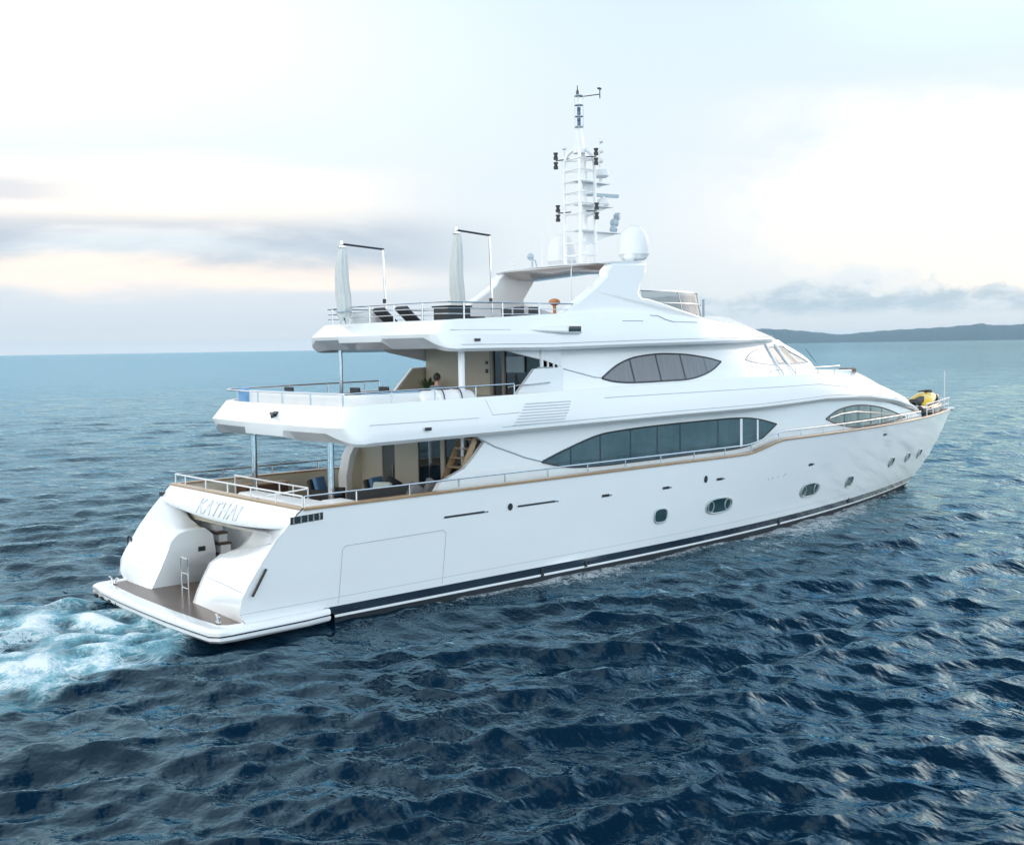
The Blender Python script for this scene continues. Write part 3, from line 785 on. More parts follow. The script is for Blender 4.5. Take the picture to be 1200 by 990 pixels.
# wheelhouse side glass, door light and wrap-round windscreen
lo = [(22.75, 6.86), (23.4, 6.74), (24.3, 6.66), (25.2, 6.60)]; hi = [(22.75, 6.87), (23.4, 7.12), (24.3, 7.26), (25.2, 7.34)]
lens_window(yh, lo, hi, 'wheelhouse_side_window', GLASS_PALE, [], yacht, off=.012, rim=.012)
def wpatch(xa0, xa1, xb0, xb1, z0, z1, name, m_, off=.015, frame=True):
    for sgn in (-1, 1):
        rows = []
        for j in range(6):
            z = lerp(z0, z1, j/5); a = lerp(xa0, xa1, j/5); c = lerp(xb0, xb1, j/5)
            rows.append([(lerp(a, c, i/9), sgn*(yh(lerp(a, c, i/9), z)+off), z) for i in range(10)])
        o = MB().grid(rows).build(name, m_, yacht)
        if frame:
            ring = rows[0]+[r[-1] for r in rows[1:-1]]+rows[-1][::-1]+[r[0] for r in rows[1:-1]][::-1]
            MB().tube(ring, .028, 6, closed=True).build('window_frame', GROOVE, o)
wpatch(25.7, 25.35, 26.75, 26.35, 6.64, 7.32, 'wheelhouse_door_light', CLEARP)
wpatch(27.0, 26.6, 30.2, 28.3, 6.60, 7.34, 'windscreen_pane', CLEARP)
for sgn in (-1, 1):
    for xx in (25.4, 26.8):
        MB().tube([(xx-.1, sgn*(yh(xx-.1, 7.45)+.05), 7.45), (xx, sgn*(yh(xx, 6.7)+.05), 6.7), (xx+.15, sgn*(yh(xx+.15, 6.15)+.10), 6.15)], .045, 6).build('windscreen_post', WSTEEL, yacht)
wip = MB(); wip.tube([(30.2, -.9, 6.62), (29.0, -1.2, 7.2)], .015, 4); wip.build('wiper', DARKSTEEL, yacht)
# forward dash, sunpad and brown seat back on the trunk
b = MB(); b.rbox((31.9, 0, 6.16), (1.2, .9, .06), .05); b.build('forward_sunpad', WHITE2, yacht)
b = MB(); b.rbox((33.25, -.55, 6.12), (.42, .22, .16), .05); b.build('forward_seat', BROWN, yacht)
b = MB()
b.tube([(23.6, -3.15, 6.2), (23.9, -3.15, 6.42), (26, -3.02, 6.46), (28.8, -2.5, 6.46), (30.2, -2.1, 6.46)], .02, 5)
for xx, yv in ((25.6, 3.05), (27.6, 2.75), (29.4, 2.35)): b.tube([(xx, -yv, 6.1), (xx, -yv, 6.46)], .016, 5)
b.build('side_deck_rail', STEEL, yacht)

# ---- flybridge shell
def yf(x): return 3.70*(1-max(0, min(1, (x-17)/11.5))**2.5)
ZFB = [(7, 7.39), (12, 7.38), (16, 7.45), (21, 7.50), (25, 7.55), (28.5, 7.58)]
ZFT = [(7, 8.31), (9.2, 8.36), (12.3, 8.52), (15, 8.62), (18, 8.52), (20, 8.36), (22, 8.18), (24, 8.0), (26, 7.82), (27.5, 7.70), (28.5, 7.65)]
def fly_sec(x, s_):
    y = yf(x); zb = interp(ZFB, x); zt = interp(ZFT, x); sh = min(1, y/2.2); k = sstep(15, 21, x); q_ = 1-.72*sstep(23, 28.4, x)
    return [(x, s_*max(0, y-.95*sh), zb+.10), (x, s_*max(0, y-.10*sh), zb), (x, s_*y, zb+.09*q_), (x, s_*(y-.005), zb+.16*q_), (x, s_*(y-lerp(.03, .10, k)*sh), zb+lerp(.50, .26, k)*q_), (x, s_*(y-.36*sh), zt), (x, s_*max(0, y-.58*sh), zt), (x, s_*max(0, y-.62*sh), lerp(7.75, zt, sstep(18, 19.5, x)))]
ZS2 = (7.40, 7.70, 7.80, 7.90, 8.31, 7.75, .48)
secs = []
xff = [28.49, 28.35, 28.1, 27.7, 27.2, 26.6, 26, 25.3, 24.6, 24, 23, 22, 21, 20, 19.5, 19, 18, 17, 16, 15, 14, 13, 12, 11, 10, 9, 8.4]
for x in xff: secs.append(fly_sec(x, -1))
secs += bez(fly_sec(8.4, -1), corner_sec(-1, 7.46, 3.53, ZS2, 7.66, 3.68), aft_sec(-3.0, 7.05+.03*9, ZS2, 1.2))
for y in [-3.0, -2.6, -2.0, -1.5, -1.22, -1.18, -.6, 0, .6, 1.18, 1.22, 1.5, 2.0, 2.6, 3.0]: secs.append(aft_sec(y, 7.05+.03*y*y, ZS2, 1.20))
secs += bez(aft_sec(3.0, 7.05+.03*9, ZS2, 1.2), corner_sec(1, 7.46, 3.53, ZS2, 7.66, 3.68), fly_sec(8.4, 1))
for x in xff[::-1]: secs.append(fly_sec(x, 1))
fl = MB().grid(secs).build('flybridge_shell', WHITE, yacht, sharp=24)
ZFC = [(19, 8.45), (20, 8.55), (22, 8.62), (24.2, 8.60), (25.1, 8.38), (26.2, 8.12), (27.4, 7.90), (28.0, 7.74), (28.5, 7.65)]
rows = []
for x in [28.49, 28.35, 28.1, 27.7, 27.2, 26.6, 26, 25.5, 25, 24.6, 24.2, 23.6, 23, 22, 21, 20, 19.2]:
    p = fly_sec(x, -1)[6]; zc = interp(ZFC, x)
    rows.append([(x, p[1]*q, lerp(zc, p[2], abs(q)**2.4)) for q in (1, .8, .6, .4, .2, 0, -.2, -.4, -.6, -.8, -1)])
MB().grid(rows).build('wheelhouse_roof', WHITE, yacht, sharp=60)
b = MB(); b.box(7.9, 19.6, -3.1, 3.1, 7.60, 7.75); b.build('flybridge_deck', TEAK, yacht)
b = MB(); b.box(8.5, 12.5, -2.9, 2.9, 7.50, 7.59); b.build('boat_deck_ceiling', SOFFIT, yacht)
# side nacelle and fittings
def yfly(x, z):
    s = fly_sec(x, -1); return float(np.interp(z, [p[2] for p in s[2:6]], [-p[1] for p in s[2:6]]))
b = MB(); rows = []
for t in np.linspace(0, 1, 14):
    xx = lerp(10.9, 13.0, t); e = min(1.0, (t/.7))**.55
    rows.append([(xx, -(yfly(xx, 8.03+.17*e*math.sin(a)*(1.0 if math.sin(a) < 0 else .75))-.03+.22*e*math.cos(a)), 8.03+.17*e*math.sin(a)*(1.0 if math.sin(a) < 0 else .75)) for a in np.linspace(-math.pi/2, math.pi/2, 11)])
b.grid(rows); b.add(rows[-1], [tuple(range(11))])
nac = b.build('side_nacelle', WHITE, fl)
b = MB(); b.grid([[(xx+.1*(z-7.95), -(yfly(xx, 8.03)+.215-.8*abs(z-8.03)**2), z) for z in (7.945, 8.0, 8.06, 8.115)] for xx in (12.42, 12.95)]); b.build('sidelight_lens', GLASS_DARK, nac)
b = MB(); b.obox((8.8, -3.71, 7.72), (.10, .02, .04)); b.build('scupper', DARKSTEEL, fl)
b = MB()
b.tube([(x, -(yfly(x, interp(ZFB, x)+.2)+.004), interp(ZFB, x)+.2) for x in np.linspace(8.2, 27.5, 50)], .011, 4)
b.tube([(x, -(yfly(x, 8.02)+.004), 8.02) for x in np.linspace(7.9, 10.2, 8)], .008, 4)
b.tube([(x, -(yfly(x, z)+.01), z) for x, z in ((15.2, 8.30), (16.0, 8.30), (16.2, 8.30))], .014, 4)
b.tube([(x, -(yfly(x, z)+.01), z) for x, z in ((16.7, 8.5), (17.1, 8.48), (17.4, 8.36), (17.8, 8.28), (19.2, 8.26))], .016, 4)
b.build('shell_seam', GROOVE, fl)

# ---- radar arch: two raked legs and a hardtop
leg_poly = [(12.3, 8.3), (13.2, 8.80), (14.2, 9.35), (14.9, 9.80), (15.0, 10.02), (15.3, 10.24), (17.05, 10.30), (16.75, 9.85), (16.38, 9.25), (16.5, 9.10), (16.9, 9.07), (17.6, 8.92), (18.6, 8.68), (19.6, 8.47), (20.3, 8.32), (21.2, 8.0)]
for s_ in (-1, 1):
    b = MB()
    def yo(z): return lerp(3.34, 2.98, min(1, (z-8.3)/1.9))
    cx = sum(p[0] for p in leg_poly)/len(leg_poly)
    outer = [(x, s_*min(yo(z), yf(x)-.38), z) for x, z in leg_poly]; inner = [(x, s_*(min(yo(z), yf(x)-.38)-.42), z) for x, z in leg_poly]
    n = len(leg_poly)
    b.add(outer+inner, [tuple(range(n)), tuple(range(n, 2*n))[::-1]]+[(i, (i+1) % n, (i+1) % n+n, i+n) for i in range(n)])
    b.build('arch_leg', WHITE, yacht, sharp=30, bevel=.07)
rows = []
for t, (xa_, zu_, zl2) in enumerate([(15.05, 10.30, 10.26), (15.25, 10.36, 10.20), (15.9, 10.40, 10.02), (16.5, 10.42, 9.98), (17.1, 10.42, 10.0), (17.6, 10.39, 10.10), (18.0, 10.31, 10.27)]):
    hw = 2.97-1.1*max(0, xa_-17.0)**1.2
    ring = [(xa_+.12*(abs(q)**3 if xa_ < 16 else 0)+.0, q*hw, zu_-.06*abs(q)**3) for q in np.linspace(-1, 1, 13)] + [(xa_+.12*(abs(q)**3 if xa_ < 16 else 0), q*hw*.99, zl2-.02+.10*(1-abs(q))) for q in np.linspace(1, -1, 13)]
    rows.append(ring)
b = MB(); b.grid(rows, close=True); b.add(rows[0], [tuple(range(26))]); b.add(rows[-1], [tuple(range(26))])
ht = b.build('hardtop', WHITE, yacht, sharp=40)
# satellite domes
for s_ in (-1, 1):
    b = MB(); c = (17.55, s_*1.85, 10.5)
    b.lathe([(0.0, 0.0), (.38, .0), (.46, .05), (.50, .14), (.555, .2), (.56, .35), (.55, .55), (.51, .78), (.43, .98), (.30, 1.13), (.15, 1.21), (0, 1.23)], c, 28)
    b.lathe([(.12, -.16), (.12, 0.02)], c, 10)
    d_ = b.build('satellite_dome', DOME, yacht)
b = MB(); b.ball((17.0, -2.15, 10.56), .2, 14, 8, (1, 1, .8)); b.lathe([(.05, 0), (.05, .2)], (17.0, -2.15, 10.35), 8); b.build('small_dome', DOME, yacht)

# ---- mast
mast = bpy.data.objects.new('radar_mast', None); mast.location = (0, 0, 0); COL.objects.link(mast); mast.parent = yacht
mast.matrix_parent_inverse = Matrix.Translation(yacht.location).inverted()
legs = {'A': (16.45, .52), 'B': (16.35, -.38), 'C': (16.95, -.02), 'D': (17.1, -.38)}
ZB, ZTOP = 10.38, 14.55
def mbuild(b, name, m_, **k): 
    o = b.build(name, m_, None, **k); o.parent = mast; return o
for key, (lx, ly) in legs.items():
    b = MB(); tx, ty = 16.75, .02
    pts = [(lx, ly, ZB), (lx, ly, ZTOP-.6)]
    for a in np.linspace(.2, 1, 6):
        pts.append((lerp(lx, tx, (1-math.cos(a*math.pi/2))*.72), lerp(ly, ty, (1-math.cos(a*math.pi/2))*.72), ZTOP-.6+.6*math.sin(a*math.pi/2)))
    b.tube(pts, .065 if key != 'C' else .085, 8); mbuild(b, 'mast_leg', WSTEEL)
zr_ = [10.75, 11.2, 11.65, 12.25, 12.62, 13.0, 13.4, 13.8, 14.18]
for z in zr_:
    b = MB()
    A, B, C_, D = (Vector((*legs[k], z)) for k in 'ABCD')
    for p, q in ((A, B), (B, D), (D, C_), (C_, A)):
        d = (q-p).normalized()*.08; b.tube([p-d, q+d], .028, 5)
    mbuild(b, 'mast_rung', WSTEEL)
for z, x1, w in ((11.62, 18.6, .34), (12.55, 18.15, .26), (13.38, 18.0, .28)):
    b = MB(); b.box(16.4, x1, -.30, .10, z, z+.035)
    b.add([(16.9, -.1, z-.45), (16.9, -.1, z), (x1-.1, -.1, z), (16.9, -.06, z-.45), (16.9, -.06, z), (x1-.1, -.06, z)], [(0, 1, 2), (5, 4, 3), (0, 2, 5, 3), (0, 3, 4, 1)])
    mbuild(b, 'mast_platform', WSTEEL)
b = MB(); b.lathe([(0, 0), (.22, 0), (.30, .05), (.30, .20), (.26, .27), (0, .28)], (17.65, -.15, 13.62), 16); b.lathe([(.06, -.2), (.06, 0)], (17.65, -.15, 13.62), 8); mbuild(b, 'radar_dome', DOME)
b = MB(); b.lathe([(0, 0), (.20, 0), (.24, .08), (.20, .24), (.08, .28), (.08, .34), (0, .34)], (17.75, -.15, 12.59), 14); mbuild(b, 'radar_base', DOME)
b = MB(); b.obox((17.65, -.15, 12.98), (.78, .05, .06), R_(-10)); mbuild(b, 'radar_scanner', GREYBLUE)
b = MB(); b.lathe([(.12, 0), (.16, .12), (.10, .26), (0, .26)], (18.3, -.15, 11.66), 12); b.ball((18.35, -.15, 12.02), .17, 10, 7); b.obox((18.45, -.2, 12.25), (.13, .10, .10), .5, -.5); mbuild(b, 'thermal_camera', GREYBLUE)
# horn/lights boxes
NAVL = mat('nav_light_black', (.02, .022, .028), .4)
for (x, y, z) in ((16.3, .80, 14.22), (16.95, -.62, 14.25), (16.3, .72, 12.32), (16.95, -.62, 12.32)):
    b = MB()
    for dz in (-.17, .17):
        b.lathe([(0, -.13), (.085, -.13), (.085, -.03), (.06, 0), (.06, .05), (.085, .06), (.085, .12), (0, .13)], (x, y, z+dz), 10)
    b.tube([(x, y, z), (lerp(x, 16.7, .6), lerp(y, 0, .6), z+.02)], .022, 5); mbuild(b, 'navigation_light', NAVL)
b = MB(); b.prism([(16.55, .18, 14.5), (16.95, -.2, 14.5), (16.95, .18, 14.5)], (0, 0, .12)); b.tube([(16.72, 0, 14.42), (16.72, 0, 14.6), (16.72, 0, 15.35)], [.24, .22, .08], 6); b.tube([(16.72, 0, 15.2), (16.72, 0, 16.5)], .055, 6); b.tube([(16.62, .12, 15.3), (16.62, .12, 16.45)], .015, 5); b.tube([(16.84, -.1, 15.3), (16.84, -.1, 16.45)], .015, 5); mbuild(b, 'mast_head', WSTEEL)
b = MB()
for z in (15.35, 15.72, 16.12, 16.45): b.lathe([(0, 0), (.16, 0), (.16, .03), (0, .03)], (16.72, 0, z), 12)
mbuild(b, 'light_shelf', GREYBLUE)
for z in (15.40, 15.78):
    b = MB()
    for q in (-.07, .07): b.lathe([(0, 0), (.065, 0), (.065, .10), (.05, .13), (.065, .16), (.065, .26), (0, .28)], (16.72+q*.7, q*.75, z), 10)
    mbuild(b, 'signal_lamp', mat('signal_blue', (.05, .11, .20), .3))
b = MB(); b.lathe([(0, 0), (.05, 0), (.055, .12), (.02, .2), (.015, .34), (0, .34)], (16.66, 0, 16.48), 10); b.tube([(16.72, 0, 16.42), (17.6, -.2, 16.6)], .018, 5); b.tube([(17.6, -.2, 16.45), (17.6, -.2, 16.85)], .02, 5); b.obox((17.58, -.2, 16.80), (.09, .02, .03)); mbuild(b, 'wind_vane', DARKSTEEL)
for (x, y, z0, z1) in ((16.25, .62, 14.2, 15.4), (16.1, .9, 11.0, 13.5)):
    b = MB(); b.tube([(x, y, z0), (x, y, z1)], .012, 4); mbuild(b, 'whip_antenna', WSTEEL)
b = MB(); b.tube([(16.55, .6, 14.35), (16.55, .6, 14.62)], .018, 5); b.ball((16.55, .6, 14.66), .09, 10, 6, (1, 1, .6)); mbuild(b, 'gps_antenna', DOME)
b = MB(); b.tube([(17.25, -.5, 13.9), (17.25, -.5, 14.95)], .02, 5)
for z in (14.15, 14.5, 14.85): b.ball((17.32, -.5, z), .09, 10, 6)
mbuild(b, 'array_antenna', DOME)
# aerials and camera on the hardtop
b = MB(); b.tube([(15.7, 1.5, 10.38), (15.7, 1.5, 10.6)], .03, 5); b.ball((15.62, 1.5, 10.78), .13, 10, 7); b.obox((15.6, 1.42, 10.66), (.17, .03, .03), .4); b.tube([(15.8, 1.35, 10.38), (15.76, 1.4, 10.66)], .025, 5); b.build('searchlight', GREYBLUE, yacht)
b = MB(); b.tube([(15.6, .85, 10.40), (15.6, .85, 12.2)], .012, 4); b.tube([(15.6, .85, 10.40), (15.6, .85, 10.6)], .03, 5); b.build('whip_antenna', WSTEEL, yacht)
b = MB(); b.tube([(15.35, 2.2, 10.38), (15.35, 2.2, 10.66)], .02, 5); b.ball((15.35, 2.2, 10.52), .06, 8, 5); b.build('deck_aerial', WSTEEL, yacht)
b = MB(); b.tube([(14.4, -1.9, 8.9), (14.4, -1.9, 10.1)], .02, 5); b.tube([(14.4, -1.9, 8.75), (14.4, -1.9, 9.0)], .05, 8); b.tube([(14.42, -1.9, 10.1), (14.48, -1.9, 12.6)], .010, 4); b.build('whip_antenna', WSTEEL, yacht)

# ---- flybridge windscreen
path = [(17.45, -2.55), (18.5, -2.52), (19.6, -2.42), (20.6, -2.15), (21.5, -1.7), (22.3, -1.05), (22.8, -.4), (22.9, 0), (22.8, .4), (22.3, 1.05), (21.5, 1.7)]
b = MB(); b.grid([[(x, y, 8.35), (x-.25, y*.97, 9.38)] for x, y in path]); ws = b.build('fly_windscreen', SCREEN, yacht)
b = MB(); b.tube([(x-.25, y*.97, 9.40) for x, y in path], .028, 5); b.tube([(x-.10, y*.99, 8.98) for x, y in path], .018, 5)
for i in (2, 4, 6, 8, 10): b.tube([(path[i][0], path[i][1], 8.35), (path[i][0]-.25, path[i][1]*.97, 9.38)], .022, 5)
b.build('screen_rail', STEEL, ws)
b = MB()
for q in (-.25, 0): b.tube([(22.9+q, -.6+q, 8.55), (22.9+q, -.6+q, 9.25)], .035, 6)
b.build('horn', GREYBLUE, yacht)

# ---- railings
def railing(path, h, name, n_mid=0, step=1.25, r=.026, m_=STEEL, h0=0.0):
    b = MB(); top_ = [(p[0], p[1], p[2]+h) for p in path]; b.tube(top_, r, 6)
    for k in range(n_mid):
        f = (k+1)/(n_mid+1); b.tube([(p[0], p[1], p[2]+h*f) for p in path], r*.62, 5)
    acc = 0; last = None
    for i, p in enumerate(path):
        if last is not None: acc += (Vector(p)-Vector(last)).length
        if i == 0 or acc >= step or i == len(path)-1:
            b.tube([(p[0], p[1], p[2]+h0), (p[0], p[1], p[2]+h)], r*.9, 6); acc = 0
        last = p
    return b.build(name, m_, yacht)
xsf = [2.75, 3.1]+list(np.arange(3.6, 21.2, .25))+list(np.arange(21.2, 24.2, .25))+list(np.arange(24.5, 37.6, .25))
railing([(x, -(yr(x)-.08), zr(x)+.03) for x in xsf], .28, 'side_railing', step=1.55)
railing([(x, (yr(x)-.08), zr(x)+.03) for x in xsf], .28, 'side_railing', step=1.55)
railing([(2.72, y, 3.43) for y in np.linspace(-3.85, 3.85, 45)], .28, 'stern_railing', step=1.3, m_=WSTEEL)
bowp = [(x, -(yr(x)-.08), zr(x)+.03) for x in np.arange(38.6, 43.7, .3)]+[(43.85, 0, 3.85)]+[(x, (yr(x)-.08), zr(x)+.03) for x in np.arange(43.4, 38.4, -.3)]
railing(bowp, .58, 'bow_railing', n_mid=1, step=1.2, m_=WSTEEL)
# inner stair guard on the main deck
b = MB(); b.tube([(4.2, 2.8, 2.4), (4.2, 2.8, 3.62), (4.2, -1.62, 3.60), (4.2, -1.62, 2.4)], .028, 6); b.tube([(4.2, -1.62, 3.58), (3.2, -1.0, 3.42)], .024, 6)
for y in (1.4, 0, -.8): b.tube([(4.2, y, 2.4), (4.2, y, 3.6)], .02, 5)
b.build('stair_guard', WSTEEL, yacht)
# boat deck rail (both sides and stern)
pa = [(x, -3.70, 5.98+.012*(x-4)) for x in np.arange(10.2, 4.5, -.3)]+[(4.35, -3.45, 5.96)]+[(4.3+.014*y*y, y, 5.95) for y in np.linspace(-3.2, 3.2, 22)]+[(4.35, 3.45, 5.96)]+[(x, 3.70, 5.98+.012*(x-4)) for x in np.arange(4.6, 10.6, .3)]
railing(pa, .32, 'boat_deck_railing', step=1.5, h0=-.02)
b = MB(); b.tube([(10.05, -3.62, 6.28), (10.6, -3.42, 6.31), (12.0, -3.36, 6.36)], .022, 5); b.build('boarding_handrail', STEEL, yacht)
# flybridge rail
pa = [(x, -3.22, interp(ZFT, x)) for x in np.arange(13.2, 7.9, -.3)]+[(7.85, -2.95, 8.31)]+[(7.62+.03*y*y, y, 8.30) for y in np.linspace(-2.7, 2.7, 18)]+[(7.85, 2.95, 8.31)]+[(x, 3.22, interp(ZFT, x)) for x in np.arange(8.0, 13.2, .3)]
b = MB()
def abs_rail(z_, r): b.tube([(p[0], p[1], z_) for p in pa], r, 6)
abs_rail(8.84, .026); abs_rail(8.66, .016); abs_rail(8.5, .014)
acc = 9; last = pa[0]
for p in pa:
    acc += (Vector(p)-Vector(last)).length; last = p
    if acc > 1.25: b.tube([(p[0], p[1], p[2]-.02), (p[0], p[1], 8.84)], .026, 6); acc = 0
b.build('flybridge_railing', STEEL, yacht)

# ---- side stair to the boat deck, house gap posts
b = MB()
b.prism([(7.9, -3.28, 3.0), (9.0, -3.28, 4.95), (9.22, -3.28, 4.95), (8.12, -3.28, 3.0)], (0, .05, 0)); b.prism([(7.9, -2.6, 3.0), (9.0, -2.6, 4.95), (9.22, -2.6, 4.95), (8.12, -2.6, 3.0)], (0, .05, 0))
for k in range(7): z = 3.1+.27*k; x0 = 7.95+.152*k; b.box(x0, x0+.3, -3.24, -2.6, z, z+.05)
b.build('side_stair', TEAKCAP, yacht)
b = MB()
for x in (12.05, 12.3, 12.5): b.tube([(x, -3.22, 6.75), (x, -3.22, 7.1)], .035, 6)
b.build('gap_post', WSTEEL, yacht)
# stern settee moulding on the main deck and pillar plinth
b = MB(); b.rbox((3.45, -.9, 2.98), (.36, 1.5, .42), .12); b.rbox((3.4, -2.9, 2.95), (.5, .75, .46), .14); b.rbox((4.2, -3.2, 2.95), (.42, .45, .46), .16)
b.build('stern_moulding', WHITE2, yacht)
# bow gear
b = MB(); b.lathe([(0, 0), (.17, 0), (.16, .1), (.09, .18), (.15, .3), (.14, .4), (0, .42)], (42.3, 0, 3.34), 14); b.build('windlass', STEEL, yacht)
b = MB(); b.rbox((43.6, 0, 3.90), (.40, .16, .06), .04); b.tube([(43.85, 0, 3.90), (44.05, 0, 3.82)], .07, 8); b.build('anchor_roller', WHITE2, yacht)
b = MB(); b.tube([(43.3, .05, 3.9), (43.3, .05, 5.9)], .018, 5); b.build('jackstaff', WSTEEL, yacht)

# ------------------------------------------------------------------ loose things on board
def armchair(c, rz, label, cush, group='rattan armchairs on the main deck'):
    t = thing('rattan_armchair', c, label, 'armchair', group)
    def T(b): 
        cr, sr = math.cos(rz), math.sin(rz)
        b.v = [(c[0]+p[0]*cr-p[1]*sr, c[1]+p[0]*sr+p[1]*cr, c[2]+p[2]) for p in b.v]; return b
    b = MB(); b.rbox((0, 0, .22), (.40, .40, .18), .05); T(b).build('seat_base', RATTAN, t)
    b = MB(); b.rbox((-.40, 0, .60), (.07, .42, .36), .05, 0, -.22); T(b).build('backrest', RATTAN, t)
    for q in (-1, 1):
        b = MB(); b.rbox((.02, q*.40, .42), (.40, .06, .22), .04); T(b).build('armrest', RATTAN, t)
    b = MB(); b.rbox((.03, 0, .44), (.34, .32, .07), .05); T(b).build('seat_cushion', cush, t)
    b = MB(); b.rbox((-.27, 0, .74), (.08, .31, .27), .06, 0, -.25); T(b).build('back_cushion', cush, t)
    return t
armchair((6.9, 1.75, 2.4), R_(-60), 'dark rattan armchair with blue cushions right behind the starboard aft pillar', BLUEF)
armchair((8.1, .3, 2.4), R_(-70), 'dark rattan armchair with blue back cushion in front of the cream bulkhead', BLUEF)
t = thing('deck_sofa', (6.6, -1.6, 2.4), 'long charcoal deck sofa along the starboard rail of the main deck', 'sofa')
b = MB(); b.rbox((6.3, -2.0, 2.65), (1.2, .42, .25), .06); b.build('seat_base', RATTAN, t)
b = MB(); b.rbox((6.3, -2.48, 3.05), (1.35, .09, .46), .05); b.build('backrest', RATTAN, t)
b = MB(); b.rbox((6.3, -1.98, 2.94), (1.1, .36, .08), .05); b.build('seat_cushion', CHARCOAL, t)
t = thing('grey_sofa', (7.6, -2.2, 2.4), 'grey upholstered sofa with peaked back cushions beside the wooden side stair', 'sofa')
b = MB(); b.rbox((7.6, -2.3, 2.7), (.55, .55, .3), .08); b.build('seat_base', GREYF, t)
for xx, zz in ((7.25, 3.22), (7.85, 3.28)):
    b = MB(); b.rbox((xx, -2.55, zz), (.30, .12, .28), .08, .1, .6); b.build('back_cushion', GREYF, t)
t2 = MB(); t2.rbox((7.75, -.7, 3.22), (.32, .12, .26), .09, .2, .5); tag(t2.build('dark_cushion', CHARCOAL), 'dark blue-grey scatter cushion behind the grey sofa by the glass doors', 'cushion')
t2 = MB(); t2.rbox((7.0, -1.2, 3.20), (.12, .30, .28), .08, .5, .35); tag(t2.build('scatter_cushion', PALEF), 'pale green scatter cushion leaning between armchair and grey sofa', 'cushion')
t = thing('low_table', (5.2, .2, 2.4), 'low dark coffee table in front of the rattan armchairs', 'table')
b = MB(); b.rbox((5.4, .1, 2.80), (.7, .5, .035), .02); b.build('tabletop', RATTAN, t)
for qx in (-1, 1):
    for qy in (-1, 1): b = MB(); b.box(5.4+qx*.6-.04, 5.4+qx*.6+.04, .1+qy*.4-.04, .1+qy*.4+.04, 2.4, 2.77); b.build('leg', RATTAN, t)
t = thing('sideboard', (5.4, 3.4, 2.4), 'brown wooden cabinet against the port bulwark near the stair guard', 'cabinet')
b = MB(); b.box(4.7, 6.2, 3.05, 3.7, 2.42, 3.2); b.build('carcass', mat('brown_wood', (.10, .05, .03), .5, vary=.3), t); b = MB(); b.box(4.65, 6.25, 3.0, 3.72, 3.2, 3.25); b.build('worktop', TEAKCAP, t)

# boat deck
t = thing('stern_settee', (5.4, -1.5, 5.3), 'white curved stern settee with pale blue cushion top on the middle deck', 'sofa')
b = MB(); rows = []
pth = [(4.75, 3.0), (4.75, 2.0), (4.72, 0), (4.75, -2.2), (4.95, -2.85), (5.4, -3.15), (6.2, -3.2), (7.1, -3.2)]
dp = smoothtab(pth, 40)
def offs(pts, d):
    r_ = []
    for i, p in enumerate(pts):
        a = pts[max(i-1, 0)]; c = pts[min(i+1, len(pts)-1)]; tx, ty = c[0]-a[0], c[1]-a[1]; L = math.hypot(tx, ty) or 1
        r_.append((p[0]-ty/L*d, p[1]+tx/L*d))
    return r_
o0 = dp; o1 = offs(dp, .22); o2 = offs(dp, .8)
b.grid([[(*a, 5.3), (*a, 6.19), (a[0]*.93+c[0]*.07, a[1]*.93+c[1]*.07, 6.23), (*c, 6.21), (*c, 5.3)] for a, c in zip(o0, o1)]); b.build('backrest', WHITE2, t)
b = MB(); b.grid([[(*c, 5.75), (*c, 6.04), (c[0]*.6+d[0]*.4, c[1]*.6+d[1]*.4, 5.82), (*d, 5.78), (*d, 5.3)] for c, d in zip(o1, o2)]); b.build('seat_cushion', BLUESCREEN, t)
b = MB(); b.grid([[(*a, 6.24), (a[0]*.5+c[0]*.5, a[1]*.5+c[1]*.5, 6.275), (*c, 6.24)] for a, c in zip(offs(dp, .04), offs(dp, .26))]); b.build('cushion_top', mat('pale_blue_vinyl', (.34, .52, .68), .4, vary=.2, vscale=2), t)
b = MB(); b.box(4.60, 4.75, 2.75, 3.15, 5.75, 6.35); tag(b.build('gangway_locker', BLUESCREEN), 'narrow blue upright panel at the port aft corner of the middle deck', 'panel')
def stool(c, label):
    t = thing('dining_chair', c, label, 'chair', 'dark dining chairs on the middle deck')
    b = MB(); b.rbox((c[0], c[1], c[2]+.45), (.26, .26, .05), .03); b.build('seat', CHARCOAL, t)
    b = MB(); b.rbox((c[0]-.24, c[1], c[2]+.78), (.04, .26, .24), .03, 0, -.1); b.build('backrest', CHARCOAL, t)
    for qx in (-1, 1):
        for qy in (-1, 1): b = MB(); b.tube([(c[0]+qx*.2, c[1]+qy*.2, c[2]), (c[0]+qx*.2, c[1]+qy*.2, c[2]+.42)], .02, 6); b.build('leg', STEEL, t)
stool((7.2, .05, 5.3), 'dark dining chair left of the table nearest the stern settee')
stool((8.1, -.2, 5.3), 'dark dining chair right beside the seated person')
stool((6.4, 2.7, 5.3), 'dark dining chair near the thin port pillar of the middle deck')
t = thing('dining_table', (9.4, -1.2, 5.3), 'long dark dining table with white plates on the middle deck', 'table')
b = MB(); b.rbox((9.3, -.9, 6.02), (1.0, .62, .04), .03); b.build('tabletop', mat('dark_table', (.03, .028, .026), .25), t)
b = MB(); b.lathe([(.3, 0), (.3, .04), (.08, .08), (.08, .68)], (9.3, -.9, 5.3), 14); b.build('leg', STEEL, t)
for i, (px_, py_) in enumerate(((8.8, -1.25), (9.5, -1.3), (9.9, -.6))):
    b = MB(); b.lathe([(0, .0), (.09, .0), (.14, .02), (.145, .025), (.09, .012), (0, .01)], (px_, py_, 6.06), 16); tag(b.build('plate', WHITEF), ['white plate on the table nearest the seated person', 'white plate on the table nearest the starboard rail', 'white plate on the far end of the dark dining table'][i], 'plate', 'plates on the dining table')
t = thing('potted_plant', (10.6, 1.9, 5.3), 'small potted plant with green leaves against the cream bulkhead', 'plant')
